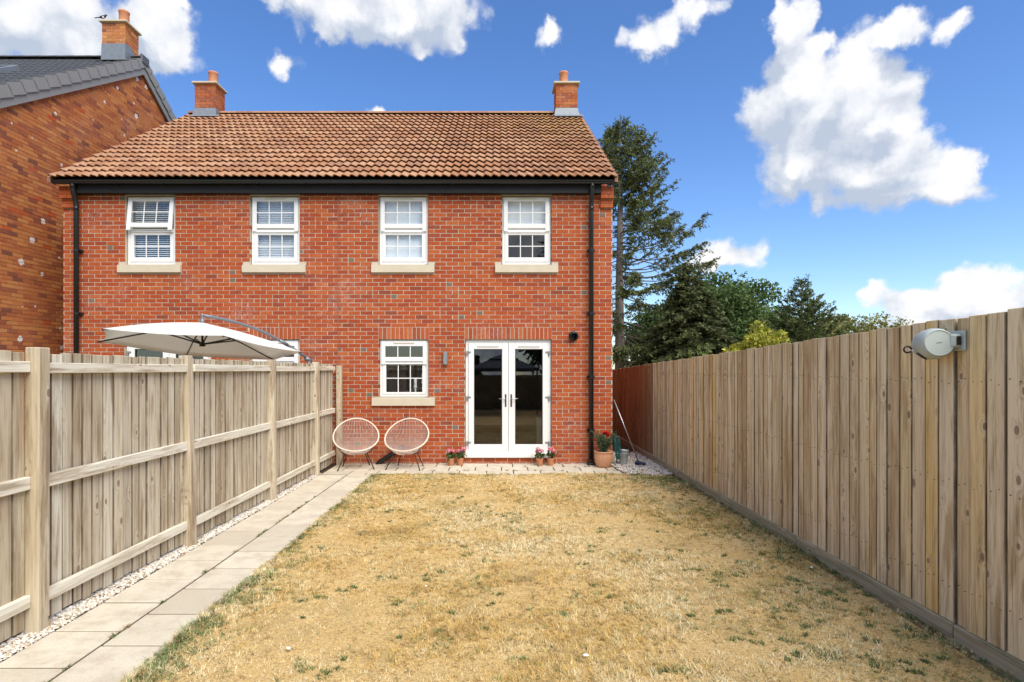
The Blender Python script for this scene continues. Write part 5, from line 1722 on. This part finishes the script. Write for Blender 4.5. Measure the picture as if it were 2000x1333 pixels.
m = MB(); m.box(-.07, .12, -.05, .05, .028, .07, .015, None, Matrix.Rotation(R(-35), 4, 'Z') @ Matrix.Rotation(R(10), 4, 'Y')); m.build('brush_head', M['blue'], pl)
m = MB(); m.box(-.065, .115, -.045, .045, .004, .03, .006, None, Matrix.Rotation(R(-35), 4, 'Z') @ Matrix.Rotation(R(10), 4, 'Y')); m.build('bristles', M['blue'], pl)

# ------------------------------------------------------------------ clothes line reel on the right fence
Yr = 3.46
rx_, rz_ = (1834 - 975) / FPX * Yr, EYE - (670 - 722) / FPX * Yr
rl = thing('clothes_line_reel', 'grey plastic clothes line reel mounted high on the right fence', 'clothes line reel', (rx_, Yr, rz_))
axis = Vector((-.22, -.95, .06)).normalized()
mt = axis.to_track_quat('Z', 'Y').to_matrix().to_4x4()
m = MB(); m.lathe([(0, -.205), (.045, -.20), (.078, -.175), (.096, -.12), (.099, -.06), (.093, -.02), (.086, 0), (.079, .006), (.076, .002), (0, .002)], 40, mt)
sharp(m.build('drum', M['reel'], rl), 50)
m = MB(); m.box(-.016, .016, -.0016, .0016, .0022, .003, 0, None, mt @ Matrix.Rotation(R(8), 4, 'Z')); m.build('nameplate', M['dark_steel'], rl)
m = MB(); m.box(2.81 - rx_, 2.875 - rx_, -.03, .05, -.03, .055, .012); m.box(2.868 - rx_, 2.884 - rx_, -.05, .07, -.05, .075, .004); m.build('bracket', M['reel'], rl)
m = MB(); m.box(2.835 - rx_, 2.862 - rx_, -.036, -.0305, -.015, .04, .003); m.build('bracket_slot', M['black_rod'], rl)
sd = axis.cross(Vector((0, 0, 1))).normalized()
lft = -sd if sd.x > 0 else sd
m = MB()
cp = axis * -.075 + lft * .058 + Vector((0, 0, -.074))
m.lathe([(0, -.004), (.012, -.004), (.02, .006), (.0, .012)], 18, Matrix.Translation(cp) @ (cp + axis * .075).to_track_quat('Z', 'Y').to_matrix().to_4x4() @ Matrix.Scale(1.9, 4, (0, 1, 0)))
m.build('line_outlet', M['black_rod'], rl, True)
hk = axis * -.10 + lft * .098 + Vector((0, 0, -.045))
m = MB(); m.tube([hk * .9, hk + Vector((-.02, 0, .008))], .007, 8); m.build('hook_stem', M['umb_white'], rl, True)
m = MB(); m.tube([hk + Vector((-.038 + .024 * math.cos(a), -.003, .013 + .02 * math.sin(a))) for a in np.linspace(0, 6.28, 20)[:-1]], .006, 6, True); m.build('hook_ring', M['black_rod'], rl, True)

# ------------------------------------------------------------------ cantilever parasol next door
ux, uy = -4.24, 7.90
um = thing('cantilever_parasol', 'cream hexagonal cantilever parasol open behind the left fence', 'parasol', (ux, uy, 0))
Ru = 1.37; HUB = 2.40
def uz(dx, dy):
    return 2.055 - .035 * dx - .115 * dy
ANG = [R(8 + 60 * k) for k in range(6)]
m = MB()
seg, rad = 8, 8
vs = [(0, 0, HUB)]
for r_ in range(1, rad + 1):
    f = r_ / rad
    for k in range(6):
        for s_ in range(seg):
            g_ = s_ / seg
            a, b_ = ANG[k], ANG[(k + 1) % 6] + (2 * math.pi if k == 5 else 0)
            p = Vector((math.cos(a), math.sin(a), 0)) * (1 - g_) + Vector((math.cos(b_), math.sin(b_), 0)) * g_
            pin = 1 - .05 * math.sin(math.pi * g_) * f
            x_, y_ = p.x * Ru * f * pin, p.y * Ru * f * pin
            zz = HUB + (uz(x_ / f, y_ / f) - HUB) * f - .016 * math.sin(math.pi * g_) * f + .03 * math.sin(math.pi * f)
            vs.append((x_, y_, zz))
n = 6 * seg
fs = [(0, 1 + i, 1 + (i + 1) % n) for i in range(n)]
for r_ in range(rad - 1):
    for i in range(n):
        fs.append((1 + r_ * n + i, 1 + (r_ + 1) * n + i, 1 + (r_ + 1) * n + (i + 1) % n, 1 + r_ * n + (i + 1) % n))
m.add(vs, fs)
cano = m.build('canopy', M['canopy'], um, True)
sm = cano.modifiers.new('cloth_thickness', 'SOLIDIFY'); sm.thickness = .004
hubl = Vector((0, 0, HUB - .31))
for k in range(6):
    e = Vector((math.cos(ANG[k]) * Ru, math.sin(ANG[k]) * Ru, 0)); e.z = uz(e.x, e.y) - .012
    rb_ = MB(); rb_.tube([(0, 0, HUB - .05), e * .5 + Vector((0, 0, (HUB + .0) * .5 - .0)), e], .010, 6)
    ro_ = rb_.build('rib', M['black_rod'], um, True)
    mid = e * .42 + Vector((0, 0, (HUB - .02) * .58))
    s_ = MB(); s_.tube([hubl, mid], .011, 6); s_.build('strut', M['black_rod'], ro_, True)
m = MB(); m.tube([(0, 0, HUB - .33), (0, 0, HUB - .02)], .016, 8); m.lathe([(0, HUB - .345), (.04, HUB - .34), (.04, HUB - .29), (.02, HUB - .28)], 16); m.build('hub', M['black_rod'], um, True)
m = MB(); m.lathe([(.02, HUB - .01), (.035, HUB + .005), (.03, HUB + .03), (.022, HUB + .04), (.022, HUB + .09), (.028, HUB + .10), (.02, HUB + .125), (0, HUB + .13)], 16); m.build('top_joint', M['umb_metal'], um, True)
arm_end = Vector((-3.17 - ux, 9.22 - uy, 1.90))
pts = []
for f in np.linspace(0, 1, 14):
    pts.append(Vector((arm_end.x * f, arm_end.y * f, (HUB + .105) * (1 - f) + arm_end.z * f + .13 * math.sin(math.pi * f))))
m = MB(); m.tube(pts, .021, 10); m.build('arm', M['umb_metal'], um, True)
m = MB(); m.tube(pts[9:11], .028, 10); m.tube([pts[-1] + Vector((-.05, -.04, .02)), pts[-1] + Vector((.02, .03, -.03))], .04, 10); m.build('arm_joint', M['umb_metal'], um, True)
m = MB(); m.tube([arm_end + Vector((0, 0, -.02)), (arm_end.x, arm_end.y, .05)], .028, 12); m.build('mast', M['umb_metal'], um, True)
m = MB(); m.box(arm_end.x - .45, arm_end.x + .05, arm_end.y - .3, arm_end.y + .3, -.055, .05, .02); m.build('base', M['dark_steel'], um)

# ------------------------------------------------------------------ gazebo behind the camera (mirrored in the doors)
gz_ = thing('gazebo', 'dark grey two-tier garden gazebo mirrored in the french doors', 'gazebo', (.2, -4.6, 0))
def pyr(mb, r0, z0, r1, z1):
    a = [(-r0, -r0, z0), (r0, -r0, z0), (r0, r0, z0), (-r0, r0, z0), (-r1, -r1, z1), (r1, -r1, z1), (r1, r1, z1), (-r1, r1, z1)]
    mb.add(a, [(0, 1, 5, 4), (1, 2, 6, 5), (2, 3, 7, 6), (3, 0, 4, 7), (4, 5, 6, 7)])
m = MB(); pyr(m, 1.5, 2.0, .55, 2.42); m.box(-1.5, 1.5, -1.502, -1.49, 1.88, 2.0); m.box(-1.5, 1.5, 1.49, 1.502, 1.88, 2.0); m.build('canopy', M['gazebo_cloth'], gz_)
m = MB(); pyr(m, .68, 2.42, .02, 2.68); m.build('top_canopy', M['gazebo_cloth'], gz_)
for sx in (-1.42, 1.42):
    for sy in (-1.42, 1.42):
        m = MB(); m.box(sx - .03, sx + .03, sy - .03, sy + .03, 0, 2.0, .004); m.build('leg', M['dark_steel'], gz_)

# members of one kind share a group
GROUPS = {'round_leafy_tree': 'trees beyond the right fence', 'olive_green_tree': 'trees beyond the right fence', 'drooping_fir': 'trees beyond the right fence', 'young_fir': 'trees beyond the right fence',
          'conifer_tree': 'trees beyond the right fence', 'wooden_fence': 'side fences of the garden', 'candlestick': 'candles on the downstairs sill', 'garden_tree': 'trees beyond the bottom fence', 'brick_house': 'semi-detached pair of houses'}
for o in list(C.objects):
    g_ = GROUPS.get(o.name.split('.')[0])
    if g_ and o.parent is None:
        o['group'] = g_
